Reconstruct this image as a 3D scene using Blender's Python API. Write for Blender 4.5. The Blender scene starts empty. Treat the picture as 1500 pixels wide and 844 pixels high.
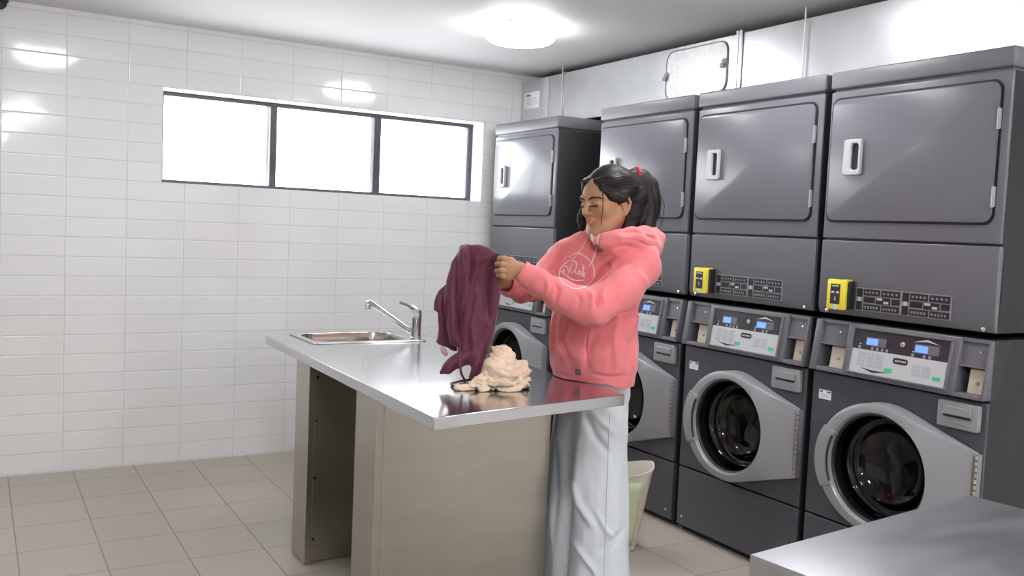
import bpy, bmesh, math, random
from mathutils import Vector, Matrix, noise
from mathutils.bvhtree import BVHTree
PI = math.pi
random.seed(7)
SC = bpy.context.scene
COL = SC.collection

# ------------------------------------------------------------------ camera
CF, CRX, CRY, CRZ = 1328.66, -0.06489, 0.04392, 0.53588
CP = Vector((-0.41295, -5.39482, 1.42202))
fwd = Vector((math.sin(CRZ)*math.cos(CRX), math.cos(CRZ)*math.cos(CRX), math.sin(CRX)))
_r = Vector((math.cos(CRZ), -math.sin(CRZ), 0)); _u = _r.cross(fwd)
cr = _r*math.cos(CRY) + _u*math.sin(CRY)
cu = -_r*math.sin(CRY) + _u*math.cos(CRY)
cam = bpy.data.cameras.new('camera'); camo = bpy.data.objects.new('camera', cam); COL.objects.link(camo)
cam.sensor_width = 36; cam.lens = CF/1500*36; cam.clip_start = .02
M = Matrix(((cr.x, cu.x, -fwd.x), (cr.y, cu.y, -fwd.y), (cr.z, cu.z, -fwd.z)))
camo.matrix_world = Matrix.Translation(CP) @ M.to_4x4()
SC.camera = camo
def ray(px, py): return fwd + cr*((px-750)/CF) - cu*((py-422)/CF)
def at(px, py, depth): return CP + ray(px, py)*depth      # point of the room seen at that spot and distance
def on(px, py, ax, val):
    d = ray(px, py); return CP + d*((val-CP[ax])/d[ax])

# ------------------------------------------------------------------ materials
def mat(name, col, rough=.5, metal=0, bump=None, var=None, spec=None, coat=0, sheen=0, emit=None, aniso=0, wavy=None):
    m = bpy.data.materials.new(name); m.use_nodes = True
    nt = m.node_tree; N = nt.nodes; L = nt.links; b = N['Principled BSDF']
    b.inputs['Base Color'].default_value = (*col, 1); b.inputs['Roughness'].default_value = rough
    b.inputs['Metallic'].default_value = metal
    if spec is not None: b.inputs['Specular IOR Level'].default_value = spec
    if coat: b.inputs['Coat Weight'].default_value = coat; b.inputs['Coat Roughness'].default_value = .08
    if sheen: b.inputs['Sheen Weight'].default_value = sheen; b.inputs['Sheen Roughness'].default_value = .5
    if emit: b.inputs['Emission Color'].default_value = (*emit[:3], 1); b.inputs['Emission Strength'].default_value = emit[3]
    if var or bump or wavy:
        tc = N.new('ShaderNodeTexCoord')
    if var:   # (scale, amount, stretch)
        mp = N.new('ShaderNodeMapping'); mp.inputs['Scale'].default_value = var[2]
        nz = N.new('ShaderNodeTexNoise'); nz.inputs['Scale'].default_value = var[0]; nz.inputs['Detail'].default_value = 5
        rp = N.new('ShaderNodeMapRange'); rp.inputs['To Min'].default_value = 1-var[1]; rp.inputs['To Max'].default_value = 1+var[1]
        mx = N.new('ShaderNodeVectorMath'); mx.operation = 'SCALE'; mx.inputs[0].default_value = col
        L.new(tc.outputs['Object'], mp.inputs[0]); L.new(mp.outputs[0], nz.inputs[0]); L.new(nz.outputs[0], rp.inputs[0])
        L.new(rp.outputs[0], mx.inputs['Scale']); L.new(mx.outputs[0], b.inputs['Base Color'])
        r2 = N.new('ShaderNodeMapRange'); r2.inputs['To Min'].default_value = rough*.8; r2.inputs['To Max'].default_value = rough*1.25
        L.new(nz.outputs[0], r2.inputs[0]); L.new(r2.outputs[0], b.inputs['Roughness'])
    prev = None
    for k in (bump, wavy):
        if not k: continue
        mp = N.new('ShaderNodeMapping'); mp.inputs['Scale'].default_value = k[3] if len(k) > 3 else (1, 1, 1)
        nz = N.new('ShaderNodeTexNoise'); nz.inputs['Scale'].default_value = k[0]; nz.inputs['Detail'].default_value = 3 if k is bump else 0
        bp = N.new('ShaderNodeBump'); bp.inputs['Strength'].default_value = k[1]; bp.inputs['Distance'].default_value = k[2]
        L.new(tc.outputs['Object'], mp.inputs[0]); L.new(mp.outputs[0], nz.inputs[0]); L.new(nz.outputs[0], bp.inputs['Height'])
        if prev: L.new(prev, bp.inputs['Normal'])
        prev = bp.outputs[0]
    if prev: L.new(prev, b.inputs['Normal'])
    return m

def tile_mat(name, col, grout, w, h, ox, oy, axes, rough, mortar, tilt=.006, vary=.02, brick_off=0.0, rvar=0):
    m = bpy.data.materials.new(name); m.use_nodes = True
    nt = m.node_tree; N = nt.nodes; L = nt.links; b = N['Principled BSDF']
    geo = N.new('ShaderNodeNewGeometry'); sp = N.new('ShaderNodeSeparateXYZ'); L.new(geo.outputs['Position'], sp.inputs[0])
    def mth(op, a, c, clamp=False):
        n = N.new('ShaderNodeMath'); n.operation = op; n.use_clamp = clamp
        for i, v in enumerate((a, c)):
            if v is None: continue
            if isinstance(v, (int, float)): n.inputs[i].default_value = v
            else: L.new(v, n.inputs[i])
        return n.outputs[0]
    cell = []; edge = []
    for k, (ax, s, o) in enumerate(((axes[0], w, ox), (axes[1], h, oy))):
        v = mth('DIVIDE', mth('SUBTRACT', sp.outputs[ax], o), s)
        f = mth('FRACT', v, None); c = mth('FLOOR', v, None); cell.append(c)
        d = mth('MULTIPLY', mth('MINIMUM', f, mth('SUBTRACT', 1.0, f)), s); edge.append(d)
    d = mth('MINIMUM', edge[0], edge[1])
    mask = N.new('ShaderNodeMapRange'); mask.interpolation_type = 'SMOOTHSTEP'
    mask.inputs['From Min'].default_value = mortar*.4; mask.inputs['From Max'].default_value = mortar*.4+.0015
    L.new(d, mask.inputs[0])
    hgt = N.new('ShaderNodeMapRange'); hgt.interpolation_type = 'SMOOTHSTEP'
    hgt.inputs['From Min'].default_value = mortar*.4; hgt.inputs['From Max'].default_value = mortar*.4+.004
    L.new(d, hgt.inputs[0])
    cb = N.new('ShaderNodeCombineXYZ'); L.new(cell[0], cb.inputs[0]); L.new(cell[1], cb.inputs[1])
    wn = N.new('ShaderNodeTexWhiteNoise'); wn.noise_dimensions = '3D'; L.new(cb.outputs[0], wn.inputs[0])
    rg = N.new('ShaderNodeMapRange'); rg.inputs['To Min'].default_value = 1-vary; rg.inputs['To Max'].default_value = 1+vary*.5; L.new(wn.outputs['Value'], rg.inputs[0])
    sc = N.new('ShaderNodeVectorMath'); sc.operation = 'SCALE'; sc.inputs[0].default_value = col; L.new(rg.outputs[0], sc.inputs['Scale'])
    mx = N.new('ShaderNodeMix'); mx.data_type = 'RGBA'; mx.inputs[6].default_value = (*grout, 1)
    L.new(mask.outputs[0], mx.inputs[0]); L.new(sc.outputs[0], mx.inputs[7]); L.new(mx.outputs[2], b.inputs['Base Color'])
    rr = N.new('ShaderNodeMapRange'); rr.inputs['To Min'].default_value = .8; rr.inputs['To Max'].default_value = rough; L.new(mask.outputs[0], rr.inputs[0])
    L.new(rr.outputs[0], b.inputs['Roughness'])
    bp = N.new('ShaderNodeBump'); bp.inputs['Strength'].default_value = .6; bp.inputs['Distance'].default_value = .0012; L.new(hgt.outputs[0], bp.inputs['Height'])
    nz = N.new('ShaderNodeTexNoise'); nz.inputs['Scale'].default_value = 5.0; nz.inputs['Detail'].default_value = 1; L.new(geo.outputs['Position'], nz.inputs[0])
    b2 = N.new('ShaderNodeBump'); b2.inputs['Strength'].default_value = .35; b2.inputs['Distance'].default_value = .004; L.new(nz.outputs[0], b2.inputs['Height']); L.new(bp.outputs[0], b2.inputs['Normal'])
    # each tile sits at a slightly different tilt
    sb = N.new('ShaderNodeVectorMath'); sb.operation = 'SUBTRACT'; L.new(wn.outputs['Color'], sb.inputs[0]); sb.inputs[1].default_value = (.5, .5, .5)
    s2 = N.new('ShaderNodeVectorMath'); s2.operation = 'SCALE'; s2.inputs['Scale'].default_value = tilt; L.new(sb.outputs[0], s2.inputs[0])
    ad = N.new('ShaderNodeVectorMath'); L.new(b2.outputs[0], ad.inputs[0]); L.new(s2.outputs[0], ad.inputs[1])
    no = N.new('ShaderNodeVectorMath'); no.operation = 'NORMALIZE'; L.new(ad.outputs[0], no.inputs[0]); L.new(no.outputs[0], b.inputs['Normal'])
    return m

MT = dict(
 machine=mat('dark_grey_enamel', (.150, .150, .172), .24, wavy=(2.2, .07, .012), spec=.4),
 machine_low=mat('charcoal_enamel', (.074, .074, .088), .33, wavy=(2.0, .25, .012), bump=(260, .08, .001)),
 side=mat('shaded_side_enamel', (.022, .022, .025), .5),  # cabinet enamel darkened: shade of the unlit sides is put into the colour
 lid=mat('grey_enamel_lid', (.15, .149, .168), .38, spec=.4),
 fascia=mat('moulded_grey_plastic', (.13, .13, .148), .42),
 gap=mat('shadow_gap_black', (.006, .006, .007), .6),
 dark=mat('black_plastic', (.018, .018, .02), .35),
 darkpanel=mat('dark_display_panel', (.035, .035, .042), .22),
 silver=mat('silver_plastic', (.31, .31, .33), .34, metal=.15),
 silver2=mat('light_silver_plate', (.52, .53, .56), .35),
 keypad=mat('keypad_grey', (.42, .43, .46), .5),
 green=mat('green_button', (.03, .5, .2), .4, emit=(.03, .6, .25, .03)),
 blue=mat('lit_blue_display', (.1, .2, .8), .3, emit=(.10, .20, .95, .75)),
 red=mat('red_light', (.7, .03, .04), .3),
 white=mat('white_print', (.85, .85, .85), .5),
 cream=mat('cream_card', (.55, .49, .39), .6),
 yellow=mat('yellow_plastic', (.80, .70, .06), .35),
 printg=mat('grey_print', (.24, .24, .27), .5),
 printm=mat('mid_grey_print', (.24, .24, .26), .5),
 printl=mat('light_grey_print', (.5, .5, .53), .5),
 chrome=mat('chrome', (.75, .76, .78), .07, metal=1),
 screw=mat('steel_screw', (.8, .8, .8), .25, metal=1),
 steel=mat('brushed_steel_top', (.62, .62, .64), .14, metal=1, bump=(8, .12, .0015, (1, 30, 1)), wavy=(3, .1, .01)),
 steelv=mat('brushed_steel_panel', (.50, .47, .42), .3, metal=1, var=(3, .12, (1, 1, 5)), bump=(10, .12, .0015, (30, 30, 1)), wavy=(2.5, .3, .02)),
 steelt=mat('worn_steel_top', (.52, .52, .55), .36, metal=1, var=(6, .12, (1, 3, 1)), bump=(14, .1, .001, (1, 4, 1))),
 sinkin=mat('sink_steel', (.55, .52, .47), .22, metal=1),
 galv=mat('galvanised_sheet', (.60, .61, .625), .32, metal=.75, var=(9, .08, (1, 1, 1)), wavy=(1.6, .25, .03)),
 galv2=mat('spangled_galvanised_sheet', (.60, .60, .61), .45, metal=.4, var=(45, .28, (1, 1, 1))),
 drum=mat('drum_steel', (.20, .20, .21), .3, metal=1),
 drumd=mat('drum_dark', (.03, .03, .033), .3, metal=.6),
 rubber=mat('black_rubber', (.02, .02, .022), .45),
 binm=mat('cream_plastic', (.60, .55, .47), .45),
 bing=mat('pale_green_plastic', (.54, .56, .39), .45),
 paint=mat('white_ceiling_paint', (.73, .73, .735), .6, bump=(60, .05, .002)),
 reveal=mat('white_paint', (.86, .86, .87), .4),
 frame=mat('grey_aluminium_frame', (.045, .045, .058), .4),
 framel=mat('light_grey_sash', (.62, .63, .66), .4),
)
g = bpy.data.materials.new('window_glass'); g.use_nodes = True
nt = g.node_tree; nt.nodes.clear()
o_ = nt.nodes.new('ShaderNodeOutputMaterial'); t_ = nt.nodes.new('ShaderNodeBsdfTransparent'); gl = nt.nodes.new('ShaderNodeBsdfGlossy'); gl.inputs['Roughness'].default_value = .03
mm = nt.nodes.new('ShaderNodeMixShader'); mm.inputs[0].default_value = .06
nt.links.new(t_.outputs[0], mm.inputs[1]); nt.links.new(gl.outputs[0], mm.inputs[2]); nt.links.new(mm.outputs[0], o_.inputs[0])
MT['glass'] = g
g2 = g.copy(); g2.name = 'tinted_door_glass'
for n in g2.node_tree.nodes:
    if n.type == 'BSDF_TRANSPARENT': n.inputs[0].default_value = (.20, .20, .21, 1)
    if n.type == 'MIX_SHADER': n.inputs[0].default_value = .05
MT['doorglass'] = g2

# ------------------------------------------------------------------ mesh helpers
def box(bm, x0, x1, y0, y1, z0, z1, bev=0, seg=2):
    b = bmesh.new() if bev else bm
    vs = [b.verts.new((x, y, z)) for x in (x0, x1) for y in (y0, y1) for z in (z0, z1)]
    for f in ((0, 1, 3, 2), (4, 6, 7, 5), (0, 4, 5, 1), (2, 3, 7, 6), (0, 2, 6, 4), (1, 5, 7, 3)): b.faces.new([vs[i] for i in f])
    if bev:
        bmesh.ops.bevel(b, geom=b.edges[:], offset=bev, segments=seg, profile=.5, affect='EDGES', clamp_overlap=True)
        merge(bm, b)
    return bm
def merge(bm, b, mtx=None):
    vm = {}
    for v in b.verts: vm[v] = bm.verts.new(mtx @ v.co if mtx else v.co)
    for f in b.faces:
        try:
            nf = bm.faces.new([vm[v] for v in f.verts]); nf.material_index = f.material_index
        except ValueError: pass
    b.free()
def prism(bm, pts, a0, a1, fn, bev=0, seg=2):
    """outline pts (p,q) swept from a0 to a1; fn(p,q,a) gives the 3D point"""
    b = bmesh.new() if bev else bm
    A = [b.verts.new(fn(p, q, a0)) for p, q in pts]; B = [b.verts.new(fn(p, q, a1)) for p, q in pts]
    n = len(pts); fa = b.faces.new(A[::-1]); fb = b.faces.new(B)
    for i in range(n): b.faces.new((A[i], A[(i+1) % n], B[(i+1) % n], B[i]))
    if bev:
        e = list(fb.edges) + list(fa.edges)
        bmesh.ops.bevel(b, geom=e, offset=bev, segments=seg, profile=.5, affect='EDGES', clamp_overlap=True)
        merge(bm, b)
def rrect(x0, x1, y0, y1, r, n=6):
    P = []
    for cx, cy, a in ((x1-r, y1-r, 0), (x0+r, y1-r, 90), (x0+r, y0+r, 180), (x1-r, y0+r, 270)):
        for i in range(n+1):
            t = math.radians(a + 90*i/n); P.append((cx+r*math.cos(t), cy+r*math.sin(t)))
    return P
def XZ(y0=0): return lambda p, q, a: Vector((p, a, q))
def lathe(bm, prof, c, axis='z', n=32, a0=0, a1=2*PI, close=True):
    """prof = (radius, height) list"""
    rings = []
    full = abs(a1-a0-2*PI) < 1e-6; m = n if full else n+1
    for r, h in prof:
        R = []
        for i in range(m):
            t = a0+(a1-a0)*i/n; x, y = r*math.cos(t), r*math.sin(t)
            v = {'z': (x, y, h), 'y': (x, h, y), 'x': (h, x, y)}[axis]
            R.append(bm.verts.new((c[0]+v[0], c[1]+v[1], c[2]+v[2])))
        rings.append(R)
    for A, B in zip(rings, rings[1:]):
        for i in range(n):
            j = (i+1) % m
            try: bm.faces.new((A[i], A[j], B[j], B[i]))
            except ValueError: pass
    if close:
        for R in (rings[0], rings[-1]):
            try: bm.faces.new(R)
            except ValueError: pass
def tube(bm, pts, rad, n=8, cap=True, flat=None):
    pts = [Vector(p) for p in pts]; rings = []
    if not isinstance(rad, (list, tuple)): rad = [rad]*len(pts)
    up = None
    for i, p in enumerate(pts):
        t = (pts[min(i+1, len(pts)-1)]-pts[max(i-1, 0)]).normalized()
        if up is None: up = t.orthogonal().normalized()
        up = (up - t*up.dot(t)).normalized(); s = t.cross(up)
        rings.append([bm.verts.new(p + up*rad[i]*math.cos(2*PI*k/n) + s*rad[i]*math.sin(2*PI*k/n)) for k in range(n)])
    for A, B in zip(rings, rings[1:]):
        for k in range(n): bm.faces.new((A[k], A[(k+1) % n], B[(k+1) % n], B[k]))
    if cap: bm.faces.new(rings[0][::-1]); bm.faces.new(rings[-1])
def plate_hole(bm, outer, inner, y0, y1, fn):
    """plate between an outer outline and an inner hole (same point count, same angle order)"""
    n = len(outer)
    V = {}
    for nm, L_ in (('o', outer), ('i', inner)):
        for k, y in enumerate((y0, y1)): V[nm, k] = [bm.verts.new(fn(p, q, y)) for p, q in L_]
    for i in range(n):
        j = (i+1) % n
        bm.faces.new((V['o', 0][i], V['o', 0][j], V['i', 0][j], V['i', 0][i]))
        bm.faces.new((V['o', 1][j], V['o', 1][i], V['i', 1][i], V['i', 1][j]))
        bm.faces.new((V['o', 0][j], V['o', 0][i], V['o', 1][i], V['o', 1][j]))
        bm.faces.new((V['i', 0][i], V['i', 0][j], V['i', 1][j], V['i', 1][i]))
def ray_rect(c, ang, x0, x1, y0, y1):
    dx, dy = math.cos(ang), math.sin(ang); t = 1e9
    if dx > 1e-9: t = min(t, (x1-c[0])/dx)
    if dx < -1e-9: t = min(t, (x0-c[0])/dx)
    if dy > 1e-9: t = min(t, (y1-c[1])/dy)
    if dy < -1e-9: t = min(t, (y0-c[1])/dy)
    return (c[0]+dx*t, c[1]+dy*t)

def obj(name, bm, m, parent=None, smooth=False, bevel=0, loc=None, rz=0, label=None, recalc=True, mats=None, keep=False):
    if recalc: bmesh.ops.recalc_face_normals(bm, faces=bm.faces[:])
    me = bpy.data.meshes.new(name); bm.to_mesh(me); bm.free()
    o = bpy.data.objects.new(name, me); COL.objects.link(o)
    for x in (mats or [m]): me.materials.append(MT[x] if isinstance(x, str) else x)
    if smooth:
        for p in me.polygons: p.use_smooth = True
        if smooth == 'auto':
            me.set_sharp_from_angle(angle=math.radians(35))
    if bevel:
        md = o.modifiers.new('bevel', 'BEVEL'); md.width = bevel; md.segments = 2; md.limit_method = 'ANGLE'; md.angle_limit = math.radians(40)
        for p in me.polygons: p.use_smooth = True
        me.set_sharp_from_angle(angle=math.radians(50))
        md.harden_normals = False
    if loc: o.location = loc
    o.rotation_euler.z = rz
    if parent: o.parent = parent
    if label: o['label'] = label
    return o
def tag(o, label, cat, group=None):
    o['label'] = label; o['category'] = cat
    if group: o['group'] = group
    return o
def thing(name, label, cat, loc=(0, 0, 0), rz=0, group=None):
    o = bpy.data.objects.new(name, None); COL.objects.link(o); o.empty_display_size = .05
    o.location = loc; o.rotation_euler.z = rz
    return tag(o, label, cat, group)
def struct(name, bm, m, **k):
    o = obj(name, bm, m, **k); o['kind'] = 'structure'; return o
def copy_tree(o, parent=None):
    c = o.copy(); COL.objects.link(c); c.parent = parent
    for ch in list(o.children): copy_tree(ch, c)
    return c
NB = bmesh.new

# ------------------------------------------------------------------ the room
CEIL = 2.472; RX = 3.52; LX = -3.2; NY = -8.2
wx0, wx1, wz0, wz1 = .477, 2.52, 1.592, 2.128
wall_tiles = tile_mat('white_wall_tiles', (.90, .905, .91), (.72, .725, .73), .303, .1061, 0, .1105, (0, 2), .09, .0035, tilt=.02)
side_tiles = tile_mat('white_side_wall_tiles', (.90, .905, .91), (.60, .60, .60), .303, .1061, 0, .1105, (1, 2), .09, .0035, tilt=.02)
floor_tiles = tile_mat('beige_floor_tiles', (.455, .405, .35), (.31, .27, .225), .309, .343, .05, -.207, (0, 1), .34, .005, tilt=.008, vary=.05)
b = NB()
box(b, LX-.2, wx0, 0, .22, 0, CEIL); box(b, wx1, RX+.2, 0, .22, 0, CEIL)
box(b, wx0, wx1, 0, .22, 0, wz0); box(b, wx0, wx1, 0, .22, wz1, CEIL)
struct('wall_back', b, wall_tiles)
b = NB(); box(b, wx0, wx0+.006, .001, .2, wz0, wz1); box(b, wx1-.006, wx1, .001, .2, wz0, wz1); box(b, wx0, wx1, .001, .2, wz1-.006, wz1); box(b, wx0, wx1, .001, .2, wz0, wz0+.006)
struct('trim_1', b, 'reveal')
b = NB(); box(b, LX-.2, LX, NY, 0, 0, CEIL); struct('wall_left', b, side_tiles)
b = NB(); box(b, RX, RX+.2, NY, 0, 0, CEIL); struct('wall_right', b, 'reveal')
b = NB(); box(b, LX-.2, RX+.2, NY-.2, NY, 0, CEIL); struct('wall_front', b, wall_tiles)
b = NB(); box(b, LX-.2, RX+.2, NY-.2, .22, -.1, 0); struct('floor', b, floor_tiles)
b = NB(); box(b, LX-.2, RX+.2, NY-.2, .22, CEIL, CEIL+.1); struct('ceiling', b, 'paint')
# window
win = bpy.data.objects.new('window_1', None); COL.objects.link(win); win.location = ((wx0+wx1)/2, .16, wz0); win['kind'] = 'structure'
def wobj(name, bm, m): return obj(name, bm, m, win, loc=(-(wx0+wx1)/2, -.16, -wz0), bevel=.0015)
b = NB()
fx0, fx1, fz0, fz1 = wx0+.006, wx1-.006, wz0+.006, wz1-.006
box(b, fx0, fx1, .15, .195, fz1-.024, fz1); box(b, fx0, fx1, .15, .195, fz0, fz0+.022); box(b, fx0, fx0+.03, .15, .195, fz0+.022, fz1-.024); box(b, fx1-.028, fx1, .15, .195, fz0+.022, fz1-.024)
wobj('window_frame', b, 'frame')
for a, c in ((1.128, 1.168), (1.800, 1.846)):
    b = NB(); box(b, a, c, .152, .19, fz0+.022, fz1-.024); wobj('mullion', b, 'frame')
for a, c in ((fx0+.03, 1.128), (1.168, 1.800), (1.846, fx1-.028)):
    b = NB(); box(b, c-.022, c-.006, .16, .185, fz0+.024, fz1-.026); wobj('sash_rail', b, 'framel')
    b = NB(); box(b, a, c-.022, .168, .173, fz0+.022, fz1-.024); wobj('pane', b, 'glass')

# ------------------------------------------------------------------ lamps
LAMP = bpy.data.materials.new('lit_opal_diffuser'); LAMP.use_nodes = True
pb = LAMP.node_tree.nodes['Principled BSDF']; pb.inputs['Base Color'].default_value = (.9, .9, .9, 1)
pb.inputs['Emission Color'].default_value = (.985, .99, 1, 1); pb.inputs['Emission Strength'].default_value = 34.0
lamps = [(2.02, -1.27, 'round opal ceiling light glowing above the tall stacked machines'),
         (-.05, -1.34, 'round ceiling light nearest the left part of the tiled window wall'),
         (2.04, -2.75, 'round ceiling light almost above the person at the island'),
         (0.0, -4.67, 'round ceiling light beside the near left of the room'),
         (2.04, -4.9, 'round ceiling light above the plain steel table'),
         (-.3, -7.1, 'added fill light, unseen, at the back left of the room'), (2.0, -7.1, 'added fill light, unseen, at the back right of the room')]  # last two: unseen fill lights added to brighten the side facing the camera
for (x, y, lb), pw in zip(lamps, (14, 12, 16, 36, 30, 52, 52)):
    LM = LAMP.copy(); LM.node_tree.nodes['Principled BSDF'].inputs['Emission Strength'].default_value = pw
    t = thing('ceiling_light', lb, 'ceiling light', (x, y, CEIL), 0, 'round ceiling lights')
    b = NB(); lathe(b, [(.17, 0), (.175, -.004), (.175, -.022), (.165, -.028)], (0, 0, 0)); obj('lamp_base', b, 'reveal', t, smooth='auto')
    b = NB(); lathe(b, [(.165, -.026), (.178, -.034), (.182, -.05), (.176, -.066), (.155, -.08), (.12, -.088), (.06, -.092), (.001, -.093)], (0, 0, 0), n=48); obj('diffuser', b, LM, t, smooth=True)
W = bpy.data.worlds.new('sky'); SC.world = W; W.use_nodes = True
W.node_tree.nodes['Background'].inputs[0].default_value = (.93, .97, 1, 1); W.node_tree.nodes['Background'].inputs[1].default_value = 5.0
pl = bpy.data.lights.new('window_portal', 'AREA'); pl.shape = 'RECTANGLE'; pl.size = wx1-wx0; pl.size_y = wz1-wz0; pl.cycles.is_portal = True
po = bpy.data.objects.new('window_portal', pl); COL.objects.link(po); po.location = ((wx0+wx1)/2, .21, (wz0+wz1)/2); po.rotation_euler = (-PI/2, 0, 0)

# black dome camera at the top left
t = thing('dome_camera', 'small black dome camera at the top of the tiled wall, far left', 'security camera', (-.315, -.02, CEIL))
b = NB(); lathe(b, [(.042, 0), (.044, -.004), (.044, -.012), (.04, -.016)], (0, 0, 0)); obj('mount', b, 'dark', t, smooth='auto')
b = NB(); lathe(b, [(.038, -.016), (.036, -.03), (.028, -.044), (.014, -.053), (.001, -.055)], (0, 0, 0)); obj('dome', b, 'darkpanel', t, smooth=True)

# ------------------------------------------------------------------ galvanised duct along the right wall
t = thing('ventilation_duct', 'galvanised steel duct running under the ceiling above the machines', 'duct', (2.8, 0, 2.12))
def dobj(name, bm, m, par=t, **k):
    return obj(name, bm, m, par, loc=(-2.8, 0, -2.12) if par is t else None, **k)
DZ0, DZ1 = 2.115, 2.425
for nm, y0, y1 in (('duct_section', -.50, -.004), ('duct_section', -2.045, -.53), ('duct_section', -7.9, -2.085)):
    b = NB(); box(b, 2.8, 3.46, y0, y1, DZ0, DZ1, .003); dobj(nm, b, 'galv')
for y0, y1, e in ((-.53, -.50, .006), (-2.085, -2.045, .012)):
    b = NB(); box(b, 2.8-e, 3.466, y0, (y0+y1)/2-.002, DZ0-e, DZ1+e, .002); box(b, 2.8-e, 3.466, (y0+y1)/2+.002, y1, DZ0-e, DZ1+e, .002)
    box(b, 2.8-e*.3, 3.462, y0, y1, DZ0-.001, DZ1+.001); dobj('flange', b, 'galv')
b = NB(); box(b, 2.795, 2.80, -.345, -.285, DZ0+.004, DZ1-.002, .001); dobj('joint_strip', b, 'galv2')
b = NB(); prism(b, rrect(-1.985, -1.525, 2.15, 2.405, .055), 2.795, 2.7995, lambda p, q, a: Vector((a, p, q)), .001)
ap = dobj('access_panel', b, 'galv2')
b = NB(); pts = [Vector((2.794, p, q)) for p, q in rrect(-1.985, -1.525, 2.15, 2.405, .055)]; tube(b, pts+[pts[0], pts[1]], .0032, 6, cap=False)
obj('panel_seal', b, 'printg', ap)
for y, z in ((-1.53, 2.285), (-1.97, 2.30)):
    b = NB(); lathe(b, [(.016, 0), (.016, -.006), (.004, -.007)], (2.794, y, z), 'x', 16); box(b, 2.782, 2.789, y-.004, y+.022, z-.03, z-.006, .002); obj('latch', b, 'printg', ap)
for y in (-.515, -2.477):
    b = NB(); tube(b, [(2.788, y, DZ0+.01), (2.788, y, CEIL-.001)], .004, 8); box(b, 2.784, 2.8, y-.008, y+.008, DZ0-.004, DZ0+.03, .001); dobj('hanger_rod', b, 'galv2')
b = NB(); box(b, 2.797, 2.8, -.235, -.045, 2.235, 2.345); nt_ = dobj('paper_notice', b, 'white', label='small white printed notice stuck on the duct')
b = NB(); box(b, 2.7962, 2.797, -.12, -.07, 2.318, 2.330); obj('notice_heading', b, mat('blue_print', (.1, .12, .5), .5), nt_)
b = NB(); [box(b, 2.7962, 2.797, -.215, -.07, 2.30-.013*k, 2.303-.013*k) for k in range(4)]; obj('notice_text', b, 'printl', nt_)

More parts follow.
